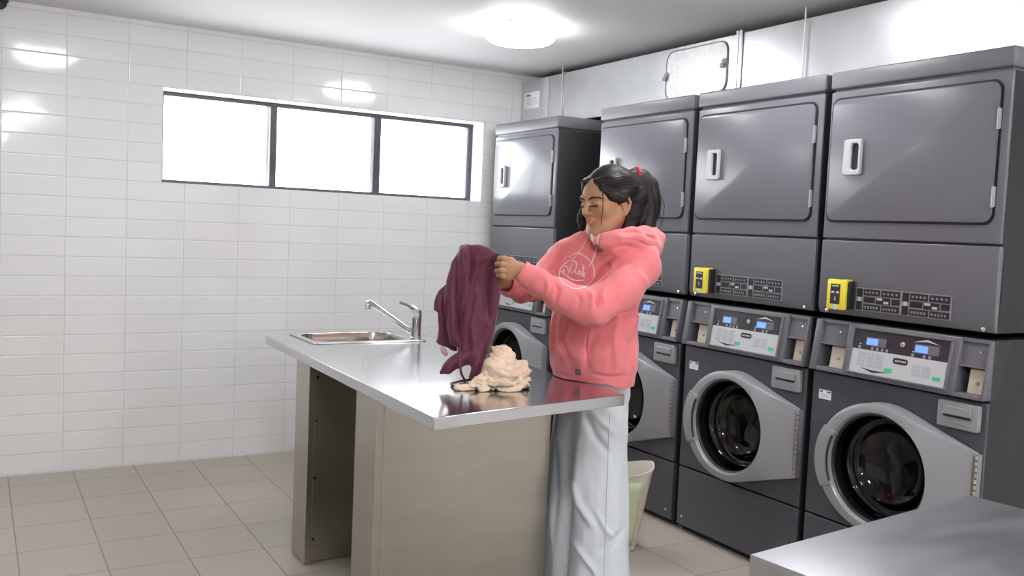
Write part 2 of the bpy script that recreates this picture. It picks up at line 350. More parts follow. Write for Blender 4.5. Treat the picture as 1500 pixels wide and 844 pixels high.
# ------------------------------------------------------------------ dryers and washers
S0, S1 = .017, .758
def dryer(name_label, reader):
    t = thing('tumble_dryer', name_label, 'dryer')
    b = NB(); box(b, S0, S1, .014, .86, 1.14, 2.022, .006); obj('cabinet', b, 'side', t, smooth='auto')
    b = NB(); box(b, S0-.004, S1+.004, -.006, .865, 2.03, 2.10, .01, 3); box(b, S0+.01, S1-.01, .01, .85, 2.02, 2.032); obj('lid', b, 'lid', t, smooth='auto')
    b = NB(); box(b, S0, S1, 0, .015, 1.442, 2.020, .005, 3); obj('front_frame', b, 'machine', t, smooth='auto')
    b = NB(); prism(b, [(0, 1.17), (.012, 1.142), (.03, 1.142), (.03, 1.434), (0, 1.434)], S0, S1, lambda p, q, a: Vector((a, p, q))); obj('service_panel', b, 'machine', t, bevel=.003)
    b = NB(); prism(b, rrect(.027, .730, 1.505, 1.995, .036), -.002, .001, XZ()); obj('door_seal', b, 'gap', t)
    b = NB(); prism(b, rrect(.036, .721, 1.514, 1.986, .03), -.010, -.001, XZ(), .003, 3); d = obj('door', b, 'machine', t, smooth='auto')
    b = NB(); fr = rrect(.112, .192, 1.688, 1.826, .010, 4); inn = rrect(.146, .182, 1.708, 1.810, .012, 4)
    plate_hole(b, fr, inn, -.026, -.009, XZ()); h = obj('door_handle', b, 'silver2', d, bevel=.004)
    b = NB(); prism(b, rrect(.144, .184, 1.706, 1.812, .012, 4), -.013, -.0095, XZ()); obj('finger_recess', b, 'dark', h)
    for z0 in (1.60, 1.86):
        b = NB(); box(b, .718, .730, -.012, -.002, z0-.034, z0+.034, .002); tube(b, [(.725, -.012, z0-.036), (.725, -.012, z0+.036)], .0042, 8); obj('hinge', b, 'silver', t)
    for s in (.06, .72):
        b = NB(); lathe(b, [(.008, .004), (.008, -.002), (.004, -.004), (.0005, -.0045)], (s, .004, 1.153), 'y', 12); obj('screw', b, 'screw', t, smooth='auto')
    if name_label.startswith('grey dryer at the far'): pass
    # printed instruction strip: two black blocks with grey frames
    b = NB(); box(b, .20, .60, -.003, .0005, 1.168, 1.256); ip = obj('instruction_strip', b, 'printg', t)
    b = NB()
    for x0 in (.204, .405):
        box(b, x0, x0+.026, -.0045, -.003, 1.171, 1.203); box(b, x0, x0+.026, -.0045, -.003, 1.221, 1.253)
        box(b, x0+.032, x0+.103, -.0045, -.003, 1.228, 1.252); box(b, x0+.110, x0+.190, -.0045, -.003, 1.228, 1.252)
        box(b, x0+.032, x0+.082, -.0045, -.003, 1.201, 1.223); box(b, x0+.088, x0+.150, -.0045, -.003, 1.199, 1.224); box(b, x0+.156, x0+.190, -.0045, -.003, 1.201, 1.223)
        box(b, x0+.032, x0+.108, -.0045, -.003, 1.172, 1.195); box(b, x0+.114, x0+.190, -.0045, -.003, 1.172, 1.195)
    obj('black_block', b, 'dark', ip)
    b = NB()
    for x0 in (.204, .405):
        box(b, x0+.006, x0+.020, -.0045, -.003, 1.205, 1.219); box(b, x0+.092, x0+.115, -.0052, -.0045, 1.213, 1.222); box(b, x0+.122, x0+.143, -.0052, -.0045, 1.202, 1.211)
    obj('light_print', b, 'printl', ip)
    b = NB()
    for x0 in (.204, .405):
        for k in range(5): box(b, x0+.038+.013*k, x0+.046+.013*k, -.0052, -.0045, 1.178, 1.188); box(b, x0+.120+.013*k, x0+.127+.013*k, -.0052, -.0045, 1.178, 1.187)
        for k in range(4): lathe(b, [(.005, -.0052), (.0005, -.0053)], (x0+.043+.016*k, 0, 1.240), 'y', 10); lathe(b, [(.005, -.0052), (.0005, -.0053)], (x0+.122+.018*k, 0, 1.240), 'y', 10)
    obj('symbols', b, 'printm', ip)
    if reader:
        b = NB(); box(b, .098, .192, -.036, 0, 1.168, 1.278, .004); c = obj('card_reader', b, 'dark', t, label='yellow card reader with a small black screen')
        b = NB(); prism(b, rrect(.100, .186, 1.164, 1.282, .008, 4), -.052, -.035, XZ(), .004); box(b, .160, .187, -.047, -.012, 1.268, 1.283, .003); box(b, .150, .176, -.047, -.02, 1.163, 1.171, .003); obj('yellow_cover', b, 'yellow', c, smooth='auto')
        b = NB(); box(b, .118, .164, -.0535, -.051, 1.186, 1.264, .001); obj('screen', b, 'darkpanel', c)
        b = NB(); box(b, .124, .158, -.0542, -.0535, 1.254, 1.259); box(b, .123, .137, -.0542, -.0535, 1.228, 1.236); box(b, .146, .160, -.0542, -.0535, 1.228, 1.236); box(b, .139, .144, -.0542, -.0535, 1.200, 1.214); obj('screen_marks', b, 'printl', c)
        b = NB(); lathe(b, [(.010, -.0525), (.0085, -.054), (.0005, -.0542)], (.143, 0, 1.173), 'y', 14); obj('sensor', b, mat('pale_blue', (.45, .62, .85), .4), c)
    return t

ZC, SCEN = .590, .388
def washer(lbl):
    t = thing('washing_machine', lbl, 'washing machine')
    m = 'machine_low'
    b = NB()   # open-fronted shell
    box(b, S0, S0+.012, .012, .95, .05, 1.118); box(b, S1-.012, S1, .012, .95, .05, 1.118); box(b, S0+.012, S1-.012, .94, .95, .05, 1.118)
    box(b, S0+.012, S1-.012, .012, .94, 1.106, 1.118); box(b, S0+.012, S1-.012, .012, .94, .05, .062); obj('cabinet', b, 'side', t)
    b = NB(); box(b, S0+.01, S1-.01, .035, .93, .001, .05); obj('plinth', b, 'gap', t)
    n = 64; c = (SCEN, ZC)
    angs = [2*PI*i/n for i in range(n)]
    outer = [ray_rect(c, a, S0, S1, .322, .903) for a in angs]
    # snap nearest samples to the corners
    for cx in (S0, S1):
        for cz in (.322, .903):
            k = min(range(n), key=lambda i: (outer[i][0]-cx)**2+(outer[i][1]-cz)**2); outer[k] = (cx, cz)
    inner = [(c[0]+.215*math.cos(a), c[1]+.215*math.sin(a)) for a in angs]
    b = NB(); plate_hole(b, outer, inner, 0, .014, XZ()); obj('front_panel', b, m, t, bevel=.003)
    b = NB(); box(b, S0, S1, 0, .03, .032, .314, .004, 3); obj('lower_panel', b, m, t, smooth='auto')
    for s in (.055, .72):
        b = NB(); lathe(b, [(.007, .002), (.007, -.002), (.0005, -.003)], (s, 0, .075), 'y', 12); obj('screw', b, 'screw', t, smooth='auto')
    # door bowl seal and drum behind it
    b = NB(); lathe(b, [(.214, .013), (.20, .05), (.185, .07), (.182, .11), (.19, .115)], (c[0], 0, c[1]), 'y', 48, close=False); obj('door_gasket', b, 'rubber', t, smooth=True)
    b = NB(); lathe(b, [(.19, .115), (.255, .125), (.262, .15), (.262, .40), (.25, .42)] , (c[0], 0, c[1]), 'y', 48, close=False)
    lathe(b, [(.25, .42), (.17, .425), (.165, .415), (.12, .418), (.115, .43), (.03, .43), (.001, .42)], (c[0], 0, c[1]), 'y', 48, close=False)
    for k in range(3):
        a = 2*PI*k/3+.5; p = Vector((c[0]+.24*math.cos(a), 0, c[1]+.24*math.sin(a)))
        tube(b, [p+Vector((0, .14, 0)), p+Vector((0, .40, 0))], .026, 8)
    obj('drum', b, 'drum', t, smooth='auto')
    # glass bowl
    b = NB(); lathe(b, [(.206, -.052), (.204, -.03), (.196, .00), (.186, .02), (.176, .028), (.168, .024), (.160, .034), (.148, .052), (.12, .068), (.07, .08), (.001, .084)], (c[0], 0, c[1]), 'y', 48, close=False); gb = obj('door_glass', b, 'doorglass', t, smooth=True)
    b = NB(); lathe(b, [(.2065, -.062), (.200, -.062), (.198, -.05), (.202, -.04), (.2065, -.04)], (c[0], 0, c[1]), 'y', 48, close=False); obj('glass_rim', b, 'dark', gb, smooth=True)
    # silver door: ring flaring into a plate that runs to the hinge
    RO, RI = .246, .206
    hx, hz0, hz1 = .742, ZC-.148, ZC+.142
    def outline(R, off=0):
        # tangent points from the hinge corners to the circle
        def tang(px, pz, sgn):
            dx, dz = px-c[0], pz-c[1]; D = math.hypot(dx, dz); a = math.atan2(dz, dx); g_ = math.acos(R/D); return a+sgn*g_
        a1 = tang(hx+off, hz1-off*.3, 1); a0 = tang(hx+off, hz0+off*.3, -1)
        P = []
        for i in range(41):
            a = a1+(2*PI-(a1-a0))*i/40; P.append((c[0]+R*math.cos(a)*(1.10 if math.cos(a) < 0 else 1), c[1]+R*math.sin(a)))
        for i in range(1, 6):     # lower straight to the hinge
            f = i/6; P.append((P[40][0]*(1-f)+(hx+off)*f, P[40][1]*(1-f)+(hz0+off*.3)*f))
        for i in range(7): P.append((hx+off, hz0+off*.3+(hz1-hz0-off*.6)*i/6))
        for i in range(1, 6):
            f = i/6; P.append(((hx+off)*(1-f)+P[0][0]*f, (hz1-off*.3)*(1-f)+P[0][1]*f))
        return P
    def yat(x): # front surface leans back towards the hinge
        return -.078 + .052*max(0, (x-.50)/(hx-.50))**1.0
    O0 = outline(RO); O1 = outline(RO-.004, -.002); O2 = outline(RO-.014, -.006)
    b = NB(); n2 = len(O0)
    def ring(pts, yf): return [b.verts.new((p, yf(p), q)) for p, q in pts]
    angs2 = [math.atan2(q-c[1], p-c[0]) for p, q in O0]
    def circ(R, y): return [b.verts.new((c[0]+R*math.cos(a), y, c[1]+R*math.sin(a))) for a in angs2]
    rings = [circ(RI+.002, -.004), ring(O0, lambda p: -.004), ring(O0, lambda p: yat(p)+.014), ring(O1, lambda p: yat(p)+.005), ring(O2, lambda p: yat(p)+.0),
             circ(RI+.007, -.078), circ(RI, -.066), circ(RI, -.004)]
    for A, B in zip(rings, rings[1:]):
        for i in range(n2):
            j = (i+1) % n2; b.faces.new((A[i], A[j], B[j], B[i]))
    door = obj('door_ring', b, 'silver', t, smooth='auto')
    # grip on the left of the ring
    b = NB()
    P = []
    for k in range(13):
        a = math.radians(150+60*k/12); P.append((c[0]+(RO-.001)*1.10*math.cos(a), c[1]+(RO-.001)*math.sin(a)))
    for k in range(13):
        a = math.radians(210-60*k/12); P.append((c[0]+(RI+.001)*math.cos(a), c[1]+(RI+.001)*math.sin(a)))
    prism(b, P, -.083, -.02, XZ(), .004, 2); gr = obj('door_grip', b, 'silver', door, smooth='auto')
    b = NB(); tube(b, [(c[0]+(RI+.004)*math.cos(math.radians(a)), -.0835, c[1]+(RI+.004)*math.sin(math.radians(a))) for a in range(155, 206, 5)], .0045, 6); obj('grip_slot', b, 'dark', gr)
    b = NB(); box(b, hx+.001, hx+.012, -.026, -.001, hz0+.004, hz1-.004)
    obj('hinge', b, 'printg', t)
    b = NB()
    for k in range(14):
        z = hz0+.012+(hz1-hz0-.024)*k/13; tube(b, [(hx+.0075, -.029, z-.007), (hx+.0075, -.029, z+.006)], .005, 8)
    obj('hinge_knuckles', b, mat('brass_knuckles', (.55, .5, .4), .35, metal=.8) if 'brass_knuckles' not in bpy.data.materials else bpy.data.materials['brass_knuckles'], t)
    # soap drawer
    b = NB(); prism(b, rrect(.588, .742, .800, .893, .008, 4), -.022, -.001, XZ(), .004, 3); dr = obj('soap_drawer', b, 'silver', t, smooth='auto')
    b = NB(); fr = rrect(.604, .726, .818, .876, .006, 4); prism(b, fr, -.0232, -.0222, XZ()); obj('drawer_recess', b, mat('drawer_recess_grey', (.28, .28, .30), .4) if 'drawer_recess_grey' not in bpy.data.materials else bpy.data.materials['drawer_recess_grey'], dr)
    b = NB(); box(b, .612, .718, -.030, -.0232, .846, .876, .003); obj('drawer_lip', b, 'silver', dr)
    b = NB(); box(b, .614, .716, -.0246, -.0232, .838, .846); obj('lip_shadow_gap', b, 'dark', dr)
    # sticker
    b = NB(); box(b, .052, .112, -.0012, .0005, .795, .832); st = obj('warning_sticker', b, 'white', t, label='small white sticker with blue corners')
    b = NB(); box(b, .056, .070, -.0018, -.0012, .822, .829); box(b, .092, .109, -.0018, -.0012, .822, .829); obj('sticker_print', b, mat('sticker_blue', (.1, .12, .6), .5) if 'sticker_blue' not in bpy.data.materials else bpy.data.materials['sticker_blue'], st)
    b = NB(); [box(b, .058, .104, -.0018, -.0012, .815-.006*k, .817-.006*k) for k in range(3)]; obj('sticker_text', b, 'printl', st)
    # control fascia, leaning out towards its foot
    def sh(o):
        for v in o.data.vertices: v.co.y += (1.118-v.co.z)*-.16
        return o
    b = NB()
    box(b, S0, .048, 0, .11, .912, 1.116, .004); box(b, .176, .648, 0, .11, .912, 1.116, .006, 3); box(b, .747, S1, 0, .11, .912, 1.116, .004)
    box(b, .044, .18, .004, .11, .912, .928, .002); box(b, .644, .750, .004, .11, .912, .928, .002)
    box(b, .044, .18, .01, .11, 1.104, 1.116); box(b, .644, .750, .01, .11, 1.104, 1.116)
    fa = sh(obj('control_fascia', b, 'fascia', t, smooth='auto'))
    for a0, a1 in ((.048, .176), (.648, .748)):
        b = NB(); box(b, a0, a1, .018, .026, 1.024, 1.104); box(b, a0, a1, .010, .026, 1.018, 1.026); box(b, a0, a1, .085, .092, .928, 1.02); pk = sh(obj('coin_pocket', b, 'machine', fa))
    for a0, a1 in ((.092, .168), (.680, .746)):
        b = NB(); box(b, a0, a1, .030, .034, .929, 1.012); sh(obj('cream_plate', b, 'cream', fa))
        b = NB(); lathe(b, [(.006, .0295), (.006, .027), (.0005, .0265)], ((a0+a1)/2, 0, .965), 'y', 10); sh(obj('lock', b, 'printg', fa))
        b = NB(); lathe(b, [(.005, .0175), (.004, .0155), (.0005, .015)], ((a0+a1)/2, 0, 1.072), 'y', 10); sh(obj('screw', b, 'screw', fa))
    # control panel
    U0, U1, V0, V1 = .212, .614, 1.098, .934
    def U(u): return U0+(U1-U0)*u
    def Vv(v): return V0+(V1-V0)*v
    def rect(bm, u0, u1, v0, v1, y0, y1, bv=0): box(bm, U(u0), U(u1), y0, y1, Vv(v1), Vv(v0), bv)
    b = NB(); plate_hole(b, [(U(-.03), Vv(-.04)), (U(1.03), Vv(-.04)), (U(1.03), Vv(1.04)), (U(-.03), Vv(1.04))], [(U(0), Vv(0)), (U(1), Vv(0)), (U(1), Vv(1)), (U(0), Vv(1))], -.008, .001, XZ())
    sh(obj('panel_surround', b, 'fascia', fa, bevel=.002))
    b = NB(); rect(b, 0, 1, 0, 1, -.002, .001); cp = sh(obj('control_panel', b, 'darkpanel', t))
    b = NB(); rect(b, 0, 1, .46, 1, -.0028, -.002); sh(obj('key_plate', b, 'silver2', cp))
    for u0, u1, w in ((.15, .27, .36), (.665, .79, .90)):
        b = NB(); rect(b, u0-.012, w, .16, .36, -.0028, -.002); sh(obj('display_surround', b, 'machine', cp))
        b = NB(); rect(b, u0, u1, .19, .335, -.0034, -.0028); sh(obj('lit_display', b, 'blue', cp))
    for u in (.08, .22, .275, .33, .38, .65, .765, .82):
        b = NB(); rect(b, u-.014, u+.014, .38, .45, -.0045, -.002, .001); sh(obj('small_key', b, 'printg', cp))
    for u in (.08, .65):
        b = NB(); rect(b, u-.01, u+.01, .33, .35, -.003, -.002); sh(obj('led', b, 'blue', cp))
    b = NB(); lathe(b, [(.009, -.002), (.009, -.006), (.0005, -.007)], (U(.535), 0, Vv(.22)), 'y', 16); sh(obj('status_knob', b, 'printl', cp))
    b = NB(); lathe(b, [(.005, -.0065), (.0005, -.0085)], (U(.535), 0, Vv(.22)), 'y', 12); sh(obj('status_light', b, 'red', cp))
    b = NB(); prism(b, [(U(.64), Vv(.13)), (U(.77), Vv(.04)), (U(.90), Vv(.13)), (U(.77), Vv(.09))], -.0034, -.0025, XZ()); sh(obj('light_swoosh', b, 'printl', cp))
    b = NB(); prism(b, [(U(.12), Vv(.875)), (U(.26), Vv(.955)), (U(.44), Vv(.90)), (U(.26), Vv(.905))], -.0036, -.0028, XZ()); sh(obj('dark_swoosh', b, 'dark', cp))
    for u0 in (.075, .175, .275):
        for k in range(4): b = NB(); rect(b, u0, u0+.08, .52+.085*k, .59+.085*k, -.0036, -.0028); sh(obj('key', b, 'keypad', cp))
    for u0 in (.665, .765):
        for k in range(3): b = NB(); rect(b, u0, u0+.08, .62+.085*k, .69+.085*k, -.0036, -.0028); sh(obj('key', b, 'keypad', cp))
    for u0 in (.385, .875):
        b = NB(); rect(b, u0, u0+.077, .80, .88, -.0042, -.0028, .0006); sh(obj('green_key', b, 'green', cp))
    b = NB(); prism(b, rrect(U(.46), U(.615), Vv(.665), Vv(.535), .009, 5), -.0042, -.0028, XZ(), .0006); bd = sh(obj('brand_badge', b, 'darkpanel', cp))
    b = NB()
    for k in range(7):
        x = U(.485)+.0068*k; box(b, x, x+.0042, -.0048, -.0042, Vv(.62), Vv(.58))
    sh(obj('badge_lettering', b, 'printl', bd))
    return t

U4, U3, U2, U1 = -2.857, -2.082, -1.300, -.128
dl = {U1: 'grey dryer stacked at the far end beside the tiled wall', U2: 'grey dryer stacked behind the head of the person',
      U3: 'grey dryer with a yellow card reader, just right of the person', U4: 'grey dryer at the near right end with a yellow card reader'}
wl = {U1: 'charcoal washing machine at the far end, behind the hanging maroon garment', U2: 'charcoal washing machine half hidden behind the person in the pink hoodie',
      U3: 'charcoal washing machine standing right of the cream bin, its whole door in view', U4: 'charcoal washing machine at the near right end behind the steel table'}
def put(o, y): o.location = (2.53, y, 0); o.rotation_euler.z = -PI/2
d4 = dryer(dl[U4], True); put(d4, U4); d2 = dryer(dl[U2], False); put(d2, U2)
d3 = copy_tree(d4); put(d3, U3); d3['label'] = dl[U3]
d1 = copy_tree(d2); put(d1, U1); d1['label'] = dl[U1]
w4 = washer(wl[U4]); put(w4, U4)
for y in (U3, U2, U1):
    c_ = copy_tree(w4); put(c_, y); c_['label'] = wl[y]
for o in (d1, d2, d3, d4): o['group'] = 'grey tumble dryers on top of the washers'
for o in bpy.data.objects:
    if o.get('category') == 'washing machine': o['group'] = 'charcoal front-loading washers'

# ------------------------------------------------------------------ steel island with sink
TZ = .873
def quad_lerp(Q, u, v):
    A, B, C_, D = [Vector(q) for q in Q]   # A near-left, B near-right, C far-right, D far-left
    return (A*(1-u)+B*u)*(1-v) + (D*(1-u)+C_*u)*v
ISL = [(.722, -3.08), (1.507, -2.95), (1.545, -1.06), (.762, -1.175)]
def island_root(name, lbl, Q, loc):
    return thing(name, lbl, 'steel table', loc)
t = island_root('steel_counter', 'stainless steel island counter with an inset sink and two thick end panels', ISL, (1.13, -2.07, 0))
def iobj(name, bm, m, **k): return obj(name, bm, m, t, loc=(-1.13, 2.07, 0), **k)
# worktop with the sink cut out
hc = (1.135, -1.325)
hole_poly = [(hc[0]+p, hc[1]+q) for p, q in rrect(-.23, .23, -.165, .165, .09, 15)]
def ray_poly(c, a, Q):
    d = Vector((math.cos(a), math.sin(a))); best = None
    for i in range(len(Q)):
        p, q = Vector(Q[i]), Vector(Q[(i+1) % len(Q)]); e = q-p; den = d.x*e.y-d.y*e.x
        if abs(den) < 1e-12: continue
        w = p-Vector(c); tt = (w.x*e.y-w.y*e.x)/den; s = (w.x*d.y-w.y*d.x)/den
        if tt > 0 and -1e-6 <= s <= 1+1e-6 and (best is None or tt < best): best = tt
    return (c[0]+d.x*best, c[1]+d.y*best)
ang = sorted([2*PI*i/72+.01-PI for i in range(72)] + [math.atan2(q[1]-hc[1], q[0]-hc[0]) for q in ISL])
hole = [ray_poly(hc, a, hole_poly) for a in ang]
outer = [ray_poly(hc, a, ISL) for a in ang]
b = NB(); plate_hole(b, outer, hole, TZ-.038, TZ, lambda p, q, a: Vector((p, q, a)))
iobj('worktop', b, 'steel', bevel=.002)
def panel(bm, x0, x1, y0, y1, z0, z1): box(bm, x0, x1, y0, y1, z0, z1, .003)
for y0, y1, xr in ((-1.835, -1.665, 1.49), (-2.56, -2.365, 1.478)):
    b = NB(); panel(b, .768, xr, y0+.012, y1-.004, .004, TZ-.038); panel(b, .76, .790, y0, y1, .002, TZ-.038)
    ep = iobj('end_panel', b, 'steelv')
for z in (.10, .36, .60, .78):
    b = NB(); lathe(b, [(.006, .0), (.005, -.003), (.0005, -.0035)], (.80, -1.823, z), 'y', 10); iobj('rivet', b, 'dark')

s = thing('sink', 'oval stainless steel sink set into the far end of the island', 'sink', (hc[0], hc[1], TZ))
b = NB()
oh = [(p, q) for p, q in rrect(-.255, .30, -.195, .195, .02, 15)]; ih = rrect(-.225, .225, -.160, .160, .088, 15)
plate_hole(b, oh, ih, .0005, .006, lambda p, q, a: Vector((p, q, a))); obj('rim', b, 'steel', s, bevel=.002)
b = NB(); prev = None
for sc_, z in ((1.0, .004), (.985, -.004), (.975, -.03), (.95, -.10), (.90, -.125), (.80, -.135), (.12, -.14)):
    R = [b.verts.new((p*sc_, q*sc_, z)) for p, q in ih]
    if prev:
        for i in range(len(R)): b.faces.new((prev[i], prev[(i+1) % len(R)], R[(i+1) % len(R)], R[i]))
    prev = R
b.faces.new(prev); obj('bowl', b, 'sinkin', s, smooth='auto', recalc=True)
b = NB(); lathe(b, [(.03, -.139), (.028, -.136), (.02, -.138), (.001, -.138)], (0, 0, 0), n=20); obj('drain', b, 'chrome', s, smooth='auto')

fb = Vector((1.404, -1.455, TZ+.006))
s = thing('faucet', 'chrome mixer tap with a long angled spout at the sink corner', 'tap', fb)
b = NB(); lathe(b, [(.026, 0), (.026, .006), (.0225, .01), (.0225, .085), (.024, .09), (.024, .125), (.021, .138), (.01, .145), (.001, .146)], (0, 0, 0), n=24); obj('tap_body', b, 'chrome', s, smooth='auto')
tip = on(542, 446, 1, -1.30) - fb
sd = Vector((tip.x, tip.y, 0)).normalized()
b = NB()
st0 = sd*.018+Vector((0, 0, .03))
P = [st0.lerp(tip+Vector((0, 0, .012)), k/10) for k in range(10)] + [tip+Vector((0, 0, .012))+sd*.004, tip+Vector((0, 0, .006))+sd*.014]
tube(b, P, [.012]*10+[.012, .011], 12); obj('spout', b, 'chrome', s, smooth='auto')
b = NB(); lathe(b, [(.013, .004), (.0145, 0), (.0145, -.022), (.012, -.024)], tip+sd*.012, n=16); obj('nozzle', b, 'chrome', s, smooth='auto')
b = NB(); L0 = Vector((0, 0, .135)); tube(b, [L0, L0+sd*.02+Vector((0, 0, .012)), L0+sd*.05+Vector((0, 0, .026)), L0+sd*.085+Vector((0, 0, .034))], [.013, .012, .008, .006], 10); obj('lever', b, 'chrome', s, smooth='auto')

# second steel table in the near right corner
Q2 = [(.903, -5.5), (1.65, -5.42), (1.504, -4.206), (.757, -4.281)]
t2 = thing('steel_table', 'plain steel table top in the near right foreground', 'steel table', (1.2, -4.85, 0))
b = NB(); prism(b, Q2, TZ-.038, TZ, lambda p, q, a: Vector((p-1.2, q+4.85, a)), .002); obj('table_top', b, 'steelt', t2, smooth='auto')
for v in (.15, .72):
    b = NB(); A_ = quad_lerp(Q2, .05, v); B_ = quad_lerp(Q2, .95, v); C_ = quad_lerp(Q2, .95, v+.14); D_ = quad_lerp(Q2, .05, v+.14)
    prism(b, [(q.x-1.2, q.y+4.85) for q in (A_, B_, C_, D_)], .002, TZ-.038, lambda p, q, a: Vector((p, q, a))); obj('end_panel', b, 'steelv', t2, bevel=.002)

# waste bin
s = thing('waste_bin', 'cream plastic waste bin standing between the person and the washers', 'bin', (2.105, -2.17, 0), math.radians(-35))
b = NB(); rings = []
def sq(r, z, k=.55):
    R = []
    for i in range(40):
        a = 2*PI*i/40; ca, sa = math.cos(a), math.sin(a); e = 2/3.2
        R.append((r*abs(ca)**e*(1 if ca >= 0 else -1), r*.82*abs(sa)**e*(1 if sa >= 0 else -1), z))
    return R
prof = [(.088, .002), (.094, .008), (.155, .362), (.160, .366), (.160, .374), (.152, .374), (.148, .366), (.088, .014)]
prev = None
for r, z in prof:
    R = [b.verts.new(p) for p in sq(r, z + 0)]
    if prev:
        for i in range(40): b.faces.new((prev[i], prev[(i+1) % 40], R[(i+1) % 40], R[i]))
    else: b.faces.new(R[::-1])
    prev = R
b.faces.new(prev)
for v in b.verts: v.co.z += .018*math.cos(2*math.atan2(v.co.y, v.co.x))*max(0, (v.co.z-.1)/.27)
obj('bin_body', b, 'binm', s, smooth='auto')
# pale green face panel following the tapered side
b = NB(); rows = []
for k in range(9):
    z = .03+.30*k/8; r = .0955+(.155-.094)*((z-.008)/.354)
    full = sq(r+.0015, z); rows.append([b.verts.new(full[i % 40]) for i in range(23, 35)])
for A, B in zip(rows, rows[1:]):
    for i in range(len(A)-1): b.faces.new((A[i], A[i+1], B[i+1], B[i]))
gp = obj('green_face', b, 'bing', s, smooth=True, recalc=True); md = gp.modifiers.new('s', 'SOLIDIFY'); md.thickness = .0015; md.offset = 1
gp['label'] = 'pale green printed face'

